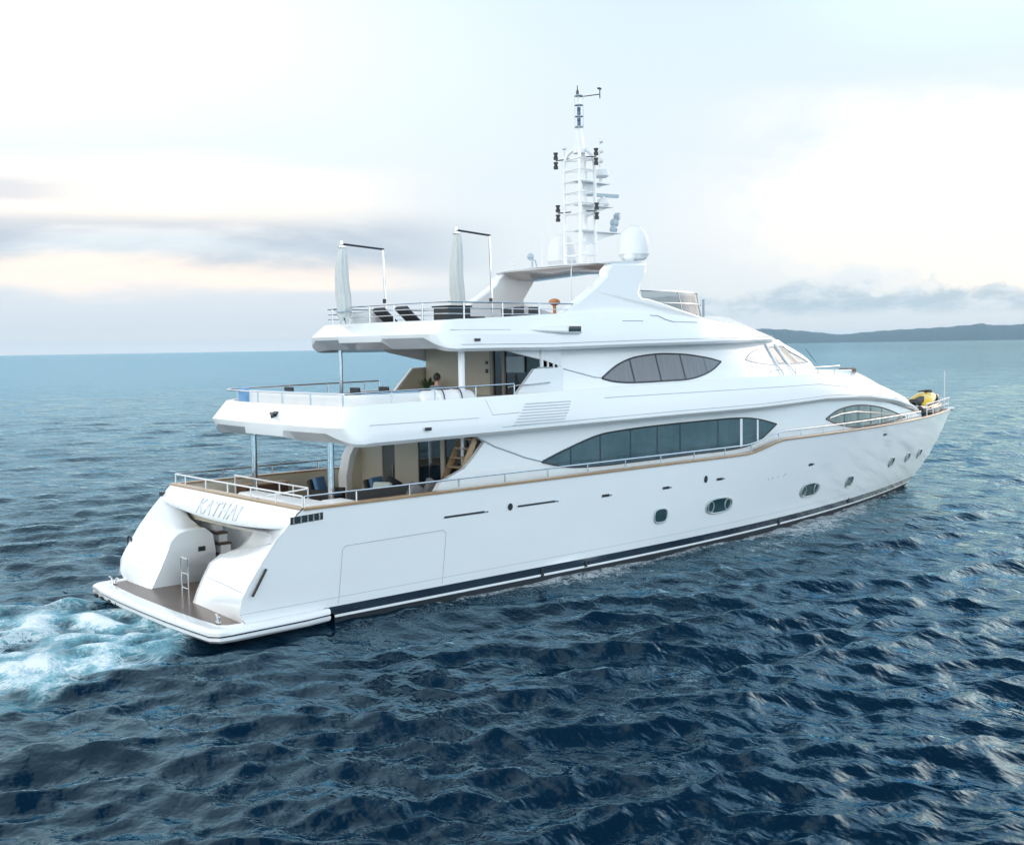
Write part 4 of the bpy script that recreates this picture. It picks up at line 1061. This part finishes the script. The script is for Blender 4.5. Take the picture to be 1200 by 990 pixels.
b = MB(); b.lathe([(0, 0), (.14, 0), (.2, .42), (.17, .42), (.15, .36), (0, .36)], (11.3, 2.1, 5.3), 14); b.build('pot', CREAM, t)
b = MB()
for k in range(70):
    a = random.uniform(0, 6.28); tl = random.uniform(.15, .75); c0 = Vector((11.3, 2.1, 5.7)); d = Vector((math.cos(a)*tl*.6, math.sin(a)*tl*.6, random.uniform(.2, .8)))
    e_ = c0+d*.6; n_ = Vector((-math.sin(a), math.cos(a), 0))*.035; b.add([e_-n_, e_+d*.2-n_*1.4, e_+d*.42, e_+d*.2+n_*1.4, e_+n_], [(0, 1, 2, 3, 4)])
b.build('foliage', LEAF, t)
# life raft canister on the starboard side
t = thing('life_raft_canister', (8.0, -3.1, 5.45), 'white ribbed life raft canister with dark straps beside the boat deck rail', 'life raft')
b = MB()
rings = [(7.0, .0), (7.0, .24), (7.06, .33), (7.2, .37), (7.55, .37), (7.58, .39), (7.64, .39), (7.67, .37), (8.2, .37), (8.25, .39), (8.3, .37), (8.75, .37), (8.9, .33), (8.96, .22), (8.96, 0)]
b.grid([[(x, -3.12+r_*math.cos(a), 5.90+r_*math.sin(a)) for a in np.linspace(0, 2*math.pi, 25)[:-1]] for x, r_ in rings], close=True); b.build('shell', WHITE2, t)
for xx in (7.85, 8.5):
    b = MB(); b.tube([(xx+.14*math.cos(a), -3.12+.385*math.cos(a), 5.90+.385*math.sin(a)) for a in np.linspace(0, 2*math.pi, 25)[:-1]], .016, 4, closed=True); b.build('strap', RUBBER, t)
b = MB(); b.box(7.2, 7.35, -3.45, -2.8, 5.3, 5.5); b.box(8.5, 8.65, -3.45, -2.8, 5.3, 5.5); b.build('cradle', STEEL, t)

# seated person at the table
def skin_body(joints, edges, rad, root, name, m_, parent=None):
    me = bpy.data.meshes.new(name); me.from_pydata(joints, edges, [])
    o = bpy.data.objects.new(name+'_s', me); COL.objects.link(o)
    o.modifiers.new('skin', 'SKIN'); 
    for i, v in enumerate(me.skin_vertices[0].data): r_ = rad[i]; v.radius = (r_, r_) if not isinstance(r_, tuple) else r_; v.use_root = (i == root)
    sb = o.modifiers.new('sub', 'SUBSURF'); sb.levels = 2; sb.render_levels = 2
    dg = bpy.context.evaluated_depsgraph_get(); me2 = bpy.data.meshes.new_from_object(o.evaluated_get(dg)); bpy.data.objects.remove(o)
    for m__ in m_: me2.materials.append(m__)
    me2.polygons.foreach_set('use_smooth', [True]*len(me2.polygons))
    return me2
PX, PY, PZ = 8.75, -1.75, 5.3
t = thing('person', (PX, PY, PZ), 'dark haired person in grey shirt sitting at the dining table with an arm forward', 'person')
J = [(0, 0, .50), (-.02, 0, .68), (-.04, 0, .90), (-.03, 0, 1.04), (0, 0, 1.12), (.02, 0, 1.24),     # pelvis, waist, chest, neck base, neck, head
     (-.03, .19, 1.0), (.10, .25, .80), (.32, .16, .80), (.42, .12, .81),
     (-.03, -.19, 1.0), (.06, -.27, .78), (.28, -.20, .78), (.38, -.16, .79),
     (.02, .10, .49), (.42, .12, .50), (.42, .12, .12), (.52, .12, .06),
     (.02, -.10, .49), (.42, -.12, .50), (.42, -.12, .12), (.52, -.12, .06)]
Ed = [(0, 1), (1, 2), (2, 3), (3, 4), (4, 5), (2, 6), (6, 7), (7, 8), (8, 9), (2, 10), (10, 11), (11, 12), (12, 13), (0, 14), (14, 15), (15, 16), (16, 17), (0, 18), (18, 19), (19, 20), (20, 21)]
rad = [(.16, .12), (.14, .11), (.17, .12), (.09, .08), .055, .09, .07, .05, .04, .035, .07, .05, .04, .035, .09, .065, .045, .04, .09, .065, .045, .04]
me2 = skin_body([(x, y, z) for x, y, z in J], Ed, rad, 0, 'body', [SHIRT, SKIN, TROUS])
for p in me2.polygons:
    c = p.center; p.material_index = 0
    if c.z > 1.05: p.material_index = 1
    elif c.z < .56: p.material_index = 2
    elif c.x > .2 and c.z > .7: p.material_index = 1
rzp = R_(20); me2.transform(Matrix.Translation((PX, PY, PZ)) @ Matrix.Rotation(rzp, 4, 'Z'))
body = bpy.data.objects.new('body', me2); COL.objects.link(body); body.parent = t; body.matrix_parent_inverse = Matrix.Translation(t.location).inverted()
b = MB(); b.ball((0, 0, 0), .115, 16, 12, (1.05, .85, 1.2)); b.ball((.115, 0, -.01), .022, 8, 6)
for q in (-1, 1): b.ball((.0, q*.10, -.01), .03, 8, 6, (.6, .4, 1)); b.ball((.095, q*.04, .02), .014, 8, 6)
b.v = [tuple(Matrix.Translation((PX+.02, PY, PZ+1.27)) @ Matrix.Rotation(rzp, 4, 'Z') @ Vector(p)) for p in b.v]; b.build('head', SKIN, t)
b = MB(); b.ball((-.015, 0, .03), .122, 16, 12, (1.02, .9, 1.15)); b.v = [p if (p[0] < .05 or p[2] > .09) else (.03, p[1]*.8, max(p[2], .06)) for p in b.v]
b.v = [tuple(Matrix.Translation((PX+.02, PY, PZ+1.27)) @ Matrix.Rotation(rzp, 4, 'Z') @ Vector(p)) for p in b.v]; b.build('hair', HAIR, t)
t = thing('dining_chair', (PX-.05, PY, PZ), 'dark dining chair that the seated person is sitting on', 'chair', 'dark dining chairs on the middle deck')
b = MB(); b.rbox((PX, PY, PZ+.38), (.27, .27, .04), .03); b.build('seat', CHARCOAL, t)
b = MB(); b.rbox((PX-.30, PY, PZ+.66), (.03, .27, .24), .03); b.build('backrest', CHARCOAL, t)
for qx in (-1, 1):
    for qy in (-1, 1): b = MB(); b.tube([(PX+qx*.2, PY+qy*.2, PZ), (PX+qx*.2, PY+qy*.2, PZ+.36)], .02, 6); b.build('leg', STEEL, t)

# flybridge furniture
def umbrella(base, lab, dz=0.0, dl=0.0):
    x, y = base; t = thing('cantilever_umbrella', (x, y, 7.75), lab, 'umbrella', 'closed umbrellas on the top deck')
    b = MB(); b.lathe([(0, 0), (.28, 0), (.28, .05), (.06, .08), (.06, .3), (0, .3)], (x, y, 7.76), 16); b.build('base', STEEL, t)
    b = MB(); b.tube([(x, y, 7.8), (x-.05, y, 9.6+dz*.5), (x-.09, y, 11.0+dz)], .038, 8); b.build('pole', STEEL, t)
    b = MB(); b.tube([(x-.05, y, 11.02+dz), (x-1.55-dl, y+.02, 11.12+dz)], .034, 8); b.build('arm', DARKSTEEL, t)
    b = MB(); b.tube([(x-.07, y, 9.0), (x-.07, y, 9.14)], .06, 8); b.build('crank', DARKSTEEL, t)
    cx_, cy_ = x-1.62-dl, y; b = MB(); rows = []
    for k, (z, r_) in enumerate([(8.42, .16), (8.62, .27), (8.9, .28), (9.3, .29), (9.8, .265), (10.3, .24), (10.7, .20), (10.98, .15), (11.02, .05)]):
        z = 8.42+(z-8.42)*(2.6+dz)/2.6; r_ *= .76
        rows.append([(cx_+.03*math.sin(z*3)+r_*(1+.16*math.sin(8*a+z*1.3)+.05*math.sin(3*a+z*4))*math.cos(a), cy_+r_*(1+.16*math.sin(8*a+z*1.3)+.05*math.sin(3*a+2*z))*math.sin(a), z-(.10*math.sin(4*a) if k == 0 else 0)) for a in np.linspace(0, 2*math.pi, 49)[:-1]])
    b.grid(rows, close=True); b.build('canopy', CANVAS, t, sharp=70)
    b = MB(); b.lathe([(0, 0), (.13, 0), (.13, .06), (.05, .1), (.03, .22), (0, .22)], (cx_, cy_, 11.0+dz), 12); b.build('top_cap', STEEL, t)
    b = MB(); b.tube([(cx_+.235*math.cos(a), cy_+.235*math.sin(a), 8.72+.02*math.sin(3*a)) for a in np.linspace(0, 2*math.pi, 25)[:-1]], .03, 5, closed=True); b.build('tie_strap', GREYBLUE, t)
    return t
umbrella((9.25, 1.6), 'closed white cantilever umbrella near the aft port end of the top deck rail', -.25, .05)
umbrella((12.38, -.15), 'closed white cantilever umbrella beside the radar arch on the top deck', .22, -.12)
def lounger(c, rz, lab):
    t = thing('sun_lounger', c, lab, 'sun lounger', 'dark sun loungers on the top deck')
    def T(b):
        cr, sr = math.cos(rz), math.sin(rz); b.v = [(c[0]+p[0]*cr-p[1]*sr, c[1]+p[0]*sr+p[1]*cr, c[2]+p[2]) for p in b.v]; return b
    b = MB(); b.rbox((.55, 0, .38), (.75, .33, .05), .03); T(b).build('seat', CHARCOAL, t)
    b = MB(); b.rbox((-.52, 0, .70), (.50, .33, .05), .03, 0, R_(40)); T(b).build('backrest', CHARCOAL, t)
    for qx in (-.1, 1.15):
        for qy in (-.28, .28): b = MB(); b.tube([(qx, qy, 0), (qx, qy, .36)], .025, 6); T(b).build('leg', STEEL, t)
    b = MB(); b.rbox((-.82, 0, .98), (.10, .30, .06), .04, 0, R_(40)); T(b).build('headrest', CHARCOAL, t)
lounger((9.35, .9, 7.75), 0, 'dark sun lounger with raised back under the aft closed umbrella arm')
lounger((9.35, -.35, 7.75), 0, 'dark sun lounger with raised back between the other lounger and the dark bar box')
t = thing('bar_cabinet', (9.6, -1.9, 7.75), 'dark square bar cabinet by the rail below the second umbrella', 'cabinet')
b = MB(); b.rbox((9.2, -2.0, 8.25), (.42, .4, .48), .03); b.build('carcass', CHARCOAL, t); b = MB(); b.rbox((9.2, -2.0, 8.755), (.46, .44, .025), .02); b.build('worktop', RATTAN, t)
b = MB(); b.rbox((9.95, -2.0, 8.10), (.28, .4, .35), .05); b.build('side_shelf', CHARCOAL, t)
t = thing('fly_table', (12.3, -1.9, 7.75), 'dark dining table with chairs drawn in beside the starboard arch leg', 'table')
b = MB(); b.rbox((12.9, -2.0, 8.50), (1.1, .5, .03), .02); b.build('tabletop', CHARCOAL, t)
for qx in (-.9, .9): b = MB(); b.tube([(12.9+qx, -2, 7.75), (12.9+qx, -2, 8.48)], .05, 8); b.build('leg', STEEL, t)
for k, (xx, yv) in enumerate(((11.75, -2.45), (12.35, -2.5), (12.1, -1.45))):
    t = thing('fly_chair', (xx, yv, 7.75), ['dark chair at the aft end of the top deck table', 'dark chair on the rail side of the top deck table', 'dark chair on the inner side of the top deck table'][k], 'chair', 'dark chairs round the top deck table')
    b = MB(); b.rbox((xx, yv, 8.2), (.24, .24, .04), .03); b.build('seat', CHARCOAL, t)
    b = MB(); b.rbox((xx-.22, yv, 8.5), (.03, .24, .26), .02); b.build('backrest', CHARCOAL, t)
    for qx in (-1, 1):
        for qy in (-1, 1): b = MB(); b.tube([(xx+qx*.2, yv+qy*.2, 7.75), (xx+qx*.2, yv+qy*.2, 8.18)], .02, 6); b.build('leg', STEEL, t)
# white tub seat and orange cover
t = thing('tub_chair', (8.6, .9, 7.75), 'white rounded tub seat at the aft rail below the first umbrella', 'seat')
b = MB(); rows = []
for a in np.linspace(R_(60), R_(300), 16): rows.append([(8.65+r_*math.cos(a), 1.9+r_*math.sin(a), 7.75+z) for r_, z in ((.62, 0), (.66, .5), (.62, .92), (.55, .95), (.48, .9), (.46, .4))])
b.grid(rows); b.build('backrest', WHITE2, t)
b = MB(); b.lathe([(0, .38), (.44, .38), (.46, .32), (.46, 0)], (8.65, 1.9, 7.75), 18); b.build('seat', WHITEF, t)
b = MB(); b.ball((15.2, -.2, 9.05), .18, 12, 8, (1.3, 1, .7)); b.tube([(15.2, -.2, 7.75), (15.2, -.2, 9.0)], .06, 8); tag(b.build('lamp_cover', ORANGE), 'small orange covered pedestal on the top deck below the radar arch', 'pedestal')

# jet ski on the bow
t = thing('jet_ski', (40.6, .55, 3.34), 'yellow and black jet ski stowed on the foredeck behind the bow rail', 'jet ski')
JX, JY, JZ, JS = 41.0, -.05, 3.62, 1.12
def jl(b, rz=R_(12)):
    cr, sr = math.cos(rz), math.sin(rz); b.v = [(JX+(p[0]*cr-p[1]*sr)*JS, JY+(p[0]*sr+p[1]*cr)*JS, JZ+p[2]*JS) for p in b.v]; return b
def jsec(tab, n=16, zoff=0):
    rows = []
    for x, hw, zb, zt in tab: rows.append([(x, hw*math.copysign(abs(math.cos(a))**.7, math.cos(a)), (zb+zt)/2+(zt-zb)/2*math.copysign(abs(math.sin(a))**.8, math.sin(a))) for a in np.linspace(0, 2*math.pi, n+1)[:-1]])
    return rows
b = MB(); b.grid(jsec([(-1.65, .02, .25, .5), (-1.6, .5, .12, .6), (-1, .6, .02, .62), (0, .62, 0, .66), (.9, .55, .04, .70), (1.4, .36, .18, .66), (1.68, .05, .40, .58)]), close=True); jl(b).build('hull', BLACKG, t)
b = MB(); b.grid(jsec([(-1.2, .1, .5, .58), (-1.1, .40, .50, .66), (-.6, .54, .54, .84), (0, .52, .60, 1.02), (.35, .46, .66, 1.10), (.7, .36, .72, 1.06), (1.05, .2, .74, .92), (1.3, .06, .7, .78)]), close=True); jl(b).build('bonnet', YELLOW, t)
b = MB(); b.grid(jsec([(.45, .2, .60, 1.0), (.6, .46, .58, 1.08), (.9, .46, .56, 1.04), (1.25, .36, .54, .90), (1.62, .12, .50, .66)]), close=True); jl(b).build('bonnet_panel', BLACKG, t)
b = MB(); b.grid(jsec([(.50, .04, 1.0, 1.12), (.6, .2, 1.0, 1.20), (.8, .18, 1.0, 1.14), (1.05, .1, .9, 1.02)]), close=True); jl(b).build('windshield', BLACKG, t)
b = MB(); b.grid(jsec([(-1.5, .1, .55, .7), (-1.4, .26, .55, .86), (-.8, .28, .55, .84), (-.3, .22, .55, .94), (-.1, .08, .6, .9)]), close=True); jl(b).build('saddle', CHARCOAL, t)
b = MB(); b.tube([(.16, -.30, 1.12), (.28, -.1, 1.15), (.28, .1, 1.15), (.16, .30, 1.12)], .035, 6); b.tube([(.35, 0, 1.0), (.28, 0, 1.15)], .06, 6); jl(b).build('handlebar', RUBBER, t)
b = MB(); b.grid(jsec([(-.9, .635, .40, .50), (0, .65, .42, .52), (.9, .57, .46, .56), (1.35, .40, .46, .54)]), close=True); jl(b).build('side_stripe', YELLOW, t)
b = MB(); b.box(-1.0, -.85, -.5, .5, -.18, .06); b.box(.7, .85, -.45, .45, -.18, .08); jl(b).build('cradle', STEEL, t)

# ------------------------------------------------------------------ far hills
az_el = [(46, .02), (40, .30), (38.2, .62), (36.57, .75), (35.32, .68), (33.89, .53), (32.67, .375), (31.47, .48), (30.48, .545), (29.12, .60), (27.78, .65), (26.9, .72), (26.28, .78), (25.54, .68), (24.9, .70), (23.5, .72), (21, .78), (17, .7), (12, .55), (6, .1)]
HILLD = 9000.0
azs = np.array([a for a, _ in az_el])[::-1]; els = np.array([e for _, e in az_el])[::-1]
rows = []
depths = [0, 60, 250, 500, 800, 1200, 1700, 2400, 3400]
hs = [0, .10, .36, .62, .82, 1.0, .8, .5, -.02]
for a in np.arange(5, 47, .12):
    e = np.interp(a, azs, els); H0 = HILLD*math.tan(R_(e))
    row = []
    for d_, h_ in zip(depths, hs):
        r_ = HILLD-1200+d_
        wob_ = (math.sin(a*7+d_*.01)+math.sin(a*17.3+d_*.021)*.6+math.sin(a*31+d_*.05)*.35)
        z = H0*h_*(1+.09*wob_*(1 if 0 < h_ < .95 else .25))*(r_/HILLD)
        row.append((CAM_LOC[0]+r_*math.cos(R_(a)), CAM_LOC[1]+r_*math.sin(R_(a)), z-(1 if h_ <= 0 else 0)))
    rows.append(row)
HILLM = mat('wooded_hill', (.018, .050, .066), .9, vary=.45, vscale=.012)
tag(MB().grid(rows).build('hills', HILLM, sharp=80), 'low wooded hills along the right horizon', None, kind='structure')

# ------------------------------------------------------------------ sea
def sea():
    r0, r1, fac = 7.0, 14500.0, 1.0060
    nr = int(math.log(r1/r0)/math.log(fac))
    r = r0*fac**np.arange(nr+1)
    ang = [VIEW_AZ]
    a = 0.0
    step = []
    while a < 180:
        step.append(a); a += 0.25 if a < 33 else (0.9 if a < 75 else 4.0)
    st_ = np.array(step); angs = np.concatenate([-st_[::-1], st_[1:]])+VIEW_AZ
    th = np.radians(angs)
    SEAZ = 0.22
    Rg, Tg = np.meshgrid(r, th, indexing='ij')
    X = CAM_LOC[0]+Rg*np.cos(Tg); Y = CAM_LOC[1]+Rg*np.sin(Tg)
    dx = np.zeros_like(X); dy = np.zeros_like(X); dz = np.zeros_like(X)
    spacing = Rg*(fac-1)*1.0
    N = 130
    lam = np.exp(rng.uniform(math.log(.30), math.log(5.0), N))
    S = 0.39
    for L in lam:
        k = 2*math.pi/L; d = R_(63+rng.normal()*(24 if L > 2 else 38)); ph = rng.uniform(0, 2*math.pi)
        amp = S*L/(2*math.pi)/math.sqrt(N/2)*(1.0 if L < 1.5 else (1.5/L)**.75)
        att = np.clip((L/spacing-2.2)/2.5, 0, 1)
        arg = k*(X*math.cos(d)+Y*math.sin(d))+ph
        dz += amp*att*np.cos(arg); q = .75
        dx -= q*amp*att*math.cos(d)*np.sin(arg); dy -= q*amp*att*math.sin(d)*np.sin(arg)
    # gusts: patches of rougher and calmer water
    g_ = .5+.25*np.sin(X*.11+Y*.05+1)+.25*np.sin(X*.043-Y*.09+2.3)
    f = .78+.42*g_
    # calmer close to the hull
    hx = np.clip(X, 0, 38.5); hd = np.hypot(X-hx, np.maximum(np.abs(Y)-4.0*(1-np.clip((hx-12)/27, 0, 1)**2.2), 0))
    f *= .45+.55*np.clip(hd/5, 0, 1)
    dx *= f; dy *= f; dz *= f
    # wake behind the stern
    t_ = np.clip(-X+.6, 0, 60)
    half = 3.1+.52*t_**.92
    inside = np.clip((half-np.abs(Y+.1*t_*.0))/1.9, 0, 1)*np.clip((0.9-X)/.8, 0, 1)*np.clip(1-(t_-8)/26, 0, 1)
    turb = np.zeros_like(X)
    for i in range(46):
        L = math.exp(rng.uniform(math.log(.3), math.log(2.2))); k = 2*math.pi/L; d = rng.uniform(0, 2*math.pi); ph = rng.uniform(0, 6.28)
        turb += np.clip((L/spacing-2.2)/2.5, 0, 1)*L*.022*np.sin(k*(X*math.cos(d)+Y*math.sin(d))+ph+1.2*np.sin(Y*1.3+X*.9+i))
    dz += inside*(turb*.5+.03)
    ridge = np.exp(-((np.abs(Y)-half+.4)/.55)**2)*np.clip((0.2-X)/1.0, 0, 1)*np.clip(1-t_/22, 0, 1)
    dz += ridge*(.09+.4*turb)
    foam = inside*(.62+.45*np.clip(turb*4, -1, 1)) + ridge*.30
    foam *= 1-.25*np.exp(-((Y-.0)/1.6)**2)*np.clip(t_/3, 0, 1)
    # flecks along the topsides
    yw = 3.85*(1-np.clip((X-12)/27.2, 0, 1)**2.2)
    out_ = np.abs(Y)-yw
    side = np.exp(-(np.clip(out_-.35, -2, 99)/1.1)**2)*(np.exp(-((X-27.5)/5.2)**2)+.65*np.exp(-((X-13)/2.6)**2)+.25*((X > 8) & (X < 34)))
    side = side+.9*np.exp(-((out_-.12)/.22)**2)*np.clip((X-4)/4, 0, 1)*np.clip((39-X)/2, 0, 1)
    side2 = np.exp(-((out_-1.7-.02*(30-X))/.8)**2)*np.exp(-((X-22)/7.0)**2)*.8
    fleck = np.clip(side*1.0+side2*.7, 0, 1)
    pts = np.stack([X+dx, Y+dy, dz+SEAZ], -1).reshape(-1, 3).astype(np.float32)
    nR, nT = X.shape
    idx = np.arange(nR*nT).reshape(nR, nT)
    q = np.stack([idx[:-1, :-1], idx[1:, :-1], idx[1:, 1:], idx[:-1, 1:]], -1).reshape(-1, 4)
    me = bpy.data.meshes.new('sea'); me.vertices.add(len(pts)); me.vertices.foreach_set('co', pts.ravel())
    me.loops.add(q.size); me.loops.foreach_set('vertex_index', q.ravel().astype(np.int32))
    me.polygons.add(len(q)); me.polygons.foreach_set('loop_start', np.arange(0, q.size, 4, dtype=np.int32))
    me.update(calc_edges=True)
    me.polygons.foreach_set('use_smooth', np.ones(len(q), dtype=bool))
    for nm, arr in (('foam', foam), ('fleck', fleck)):
        at = me.attributes.new(nm, 'FLOAT', 'POINT'); at.data.foreach_set('value', np.clip(arr, 0, 1.5).astype(np.float32).ravel())
    o = bpy.data.objects.new('sea', me); COL.objects.link(o)
    m = bpy.data.materials.new('sea_water'); m.use_nodes = True; t = NT(m.node_tree); p = m.node_tree.nodes['Principled BSDF']
    tcn = t.n('ShaderNodeTexCoord'); P_ = tcn.outputs['Object']
    mp = t.n('ShaderNodeMapping'); t.put(mp.inputs[0], P_); mp.inputs['Rotation'].default_value = (0, 0, -R_(62)); mp.inputs['Scale'].default_value = (1.0, .55, 1.0)
    n1 = t.noise(mp.outputs[0], 2.6, 2, .5, .3); n2 = t.noise(P_, 8.0, 1, .5, .1); n3 = t.noise(mp.outputs[0], .30, 3, .6, .3)
    n0 = t.noise(mp.outputs[0], .75, 2, .5, .3)
    hgt = t.math('ADD', t.math('ADD', t.math('MULTIPLY', n0, .10), t.math('MULTIPLY', n1, .12)), t.math('ADD', t.math('MULTIPLY', n2, .022), t.math('MULTIPLY', n3, .34)))
    n4 = t.noise(mp.outputs[0], .085, 4, .62, .2)
    hgt = t.math('ADD', hgt, t.math('MULTIPLY', n4, 1.1))
    bp = t.n('ShaderNodeBump'); bp.inputs['Strength'].default_value = .6; bp.inputs['Distance'].default_value = 1.0; t.put(bp.inputs['Height'], hgt)
    fa = t.n('ShaderNodeAttribute', attribute_name='foam').outputs['Fac']; fk = t.n('ShaderNodeAttribute', attribute_name='fleck').outputs['Fac']
    fn = t.noise(P_, 1.3, 9, .72, 1.6); fn2 = t.noise(P_, 4.5, 8, .74, 2.0); fn3 = t.noise(P_, 14.0, 6, .75, .8)
    fmix = t.math('ADD', t.math('MULTIPLY', fn, .40), t.math('ADD', t.math('MULTIPLY', fn2, .34), t.math('MULTIPLY', fn3, .26)))
    fa = t.math('MULTIPLY', fa, t.smooth(t.math('ADD', fn, t.math('MULTIPLY', fa, .8)), .28, .78))
    whitef = t.smooth(t.math('ADD', fmix, t.math('MULTIPLY', fa, .34)), .66, .84)
    whitef = t.math('MULTIPLY', whitef, t.smooth(fa, .05, .40))
    fl_ = t.math('MULTIPLY', t.smooth(t.math('ADD', fmix, t.math('MULTIPLY', fk, .17)), .60, .72), t.smooth(fk, .08, .5))
    rid = t.math('SUBTRACT', 1.0, t.math('ABSOLUTE', t.math('SUBTRACT', t.math('MULTIPLY', t.noise(P_, 2.1, 9, .72, .9), 2.0), 1.0)))
    lace = t.math('MULTIPLY', t.smooth(t.math('ADD', rid, t.math('MULTIPLY', t.math('SUBTRACT', fn3, .5), .25)), .86, .97), t.smooth(fa, .12, .5))
    lace = t.math('MULTIPLY', lace, t.smooth(t.noise(P_, .7, 4, .6, .5), .40, .62))
    whitef = t.math('MAXIMUM', whitef, t.math('MULTIPLY', lace, .75))
    white_all = t.math('MAXIMUM', whitef, t.math('MULTIPLY', fl_, .55))
    turq = t.math('MULTIPLY', t.smooth(t.math('ADD', fa, t.math('MULTIPLY', t.math('SUBTRACT', fmix, .5), 1.2)), .08, .75), .9)
    deep = t.mix(turq, (.0002, .0085, .0220, 1), (.14, .40, .48, 1))
    deep = t.mix(t.math('MULTIPLY', fk, .25), deep, (.02, .07, .08, 1))
    # surface: fresnel-weighted sky reflection (slightly blue sea) over the deep body colour, foam on top
    nt = m.node_tree; out_n = nt.nodes['Material Output']; nt.nodes.remove(p)
    dif = t.n('ShaderNodeBsdfDiffuse'); t.put(dif.inputs['Color'], deep)
    gl = t.n('ShaderNodeBsdfGlossy'); gl.inputs['Color'].default_value = (.58, .86, 1.0, 1); gl.inputs['Roughness'].default_value = .05; t.put(gl.inputs['Normal'], bp.outputs[0])
    fr = t.n('ShaderNodeFresnel'); fr.inputs['IOR'].default_value = 1.36; t.put(fr.inputs['Normal'], bp.outputs[0])
    mx = t.n('ShaderNodeMixShader'); t.put(mx.inputs[0], fr.outputs[0]); nt.links.new(dif.outputs[0], mx.inputs[1]); nt.links.new(gl.outputs[0], mx.inputs[2])
    fo = t.n('ShaderNodeBsdfDiffuse'); fo.inputs['Color'].default_value = (.80, .86, .88, 1); t.put(fo.inputs['Normal'], bp.outputs[0])
    mx2 = t.n('ShaderNodeMixShader'); t.put(mx2.inputs[0], white_all); nt.links.new(mx.outputs[0], mx2.inputs[1]); nt.links.new(fo.outputs[0], mx2.inputs[2])
    nt.links.new(mx2.outputs[0], out_n.inputs['Surface'])
    me.materials.append(m); o['kind'] = 'structure'; o['label'] = 'choppy dark blue sea with a foaming wake behind the yacht'
    return o
sea()

# ------------------------------------------------------------------ air
hzb = MB().box(-15000, 15000, -15000, 15000, -3, 140).build('haze', None if False else [bpy.data.materials.new('haze_air')])
hm = hzb.data.materials[0]; hm.use_nodes = True; hm.node_tree.nodes.clear(); H_ = NT(hm.node_tree)
pv = H_.n('ShaderNodeVolumePrincipled'); pv.inputs['Color'].default_value = (.52, .80, 1.0, 1); pv.inputs['Density'].default_value = 6.0e-5; pv.inputs['Anisotropy'].default_value = 0.0
mo = H_.n('ShaderNodeOutputMaterial'); hm.node_tree.links.new(pv.outputs[0], mo.inputs['Volume'])
hzb['kind'] = 'stuff'; hzb['label'] = 'thin blue haze over the sea towards the hills'
scene.cycles.volume_bounces = 0

bpy.context.view_layer.update()
for o in list(scene.objects):
    if '_at' in o: del o['_at']
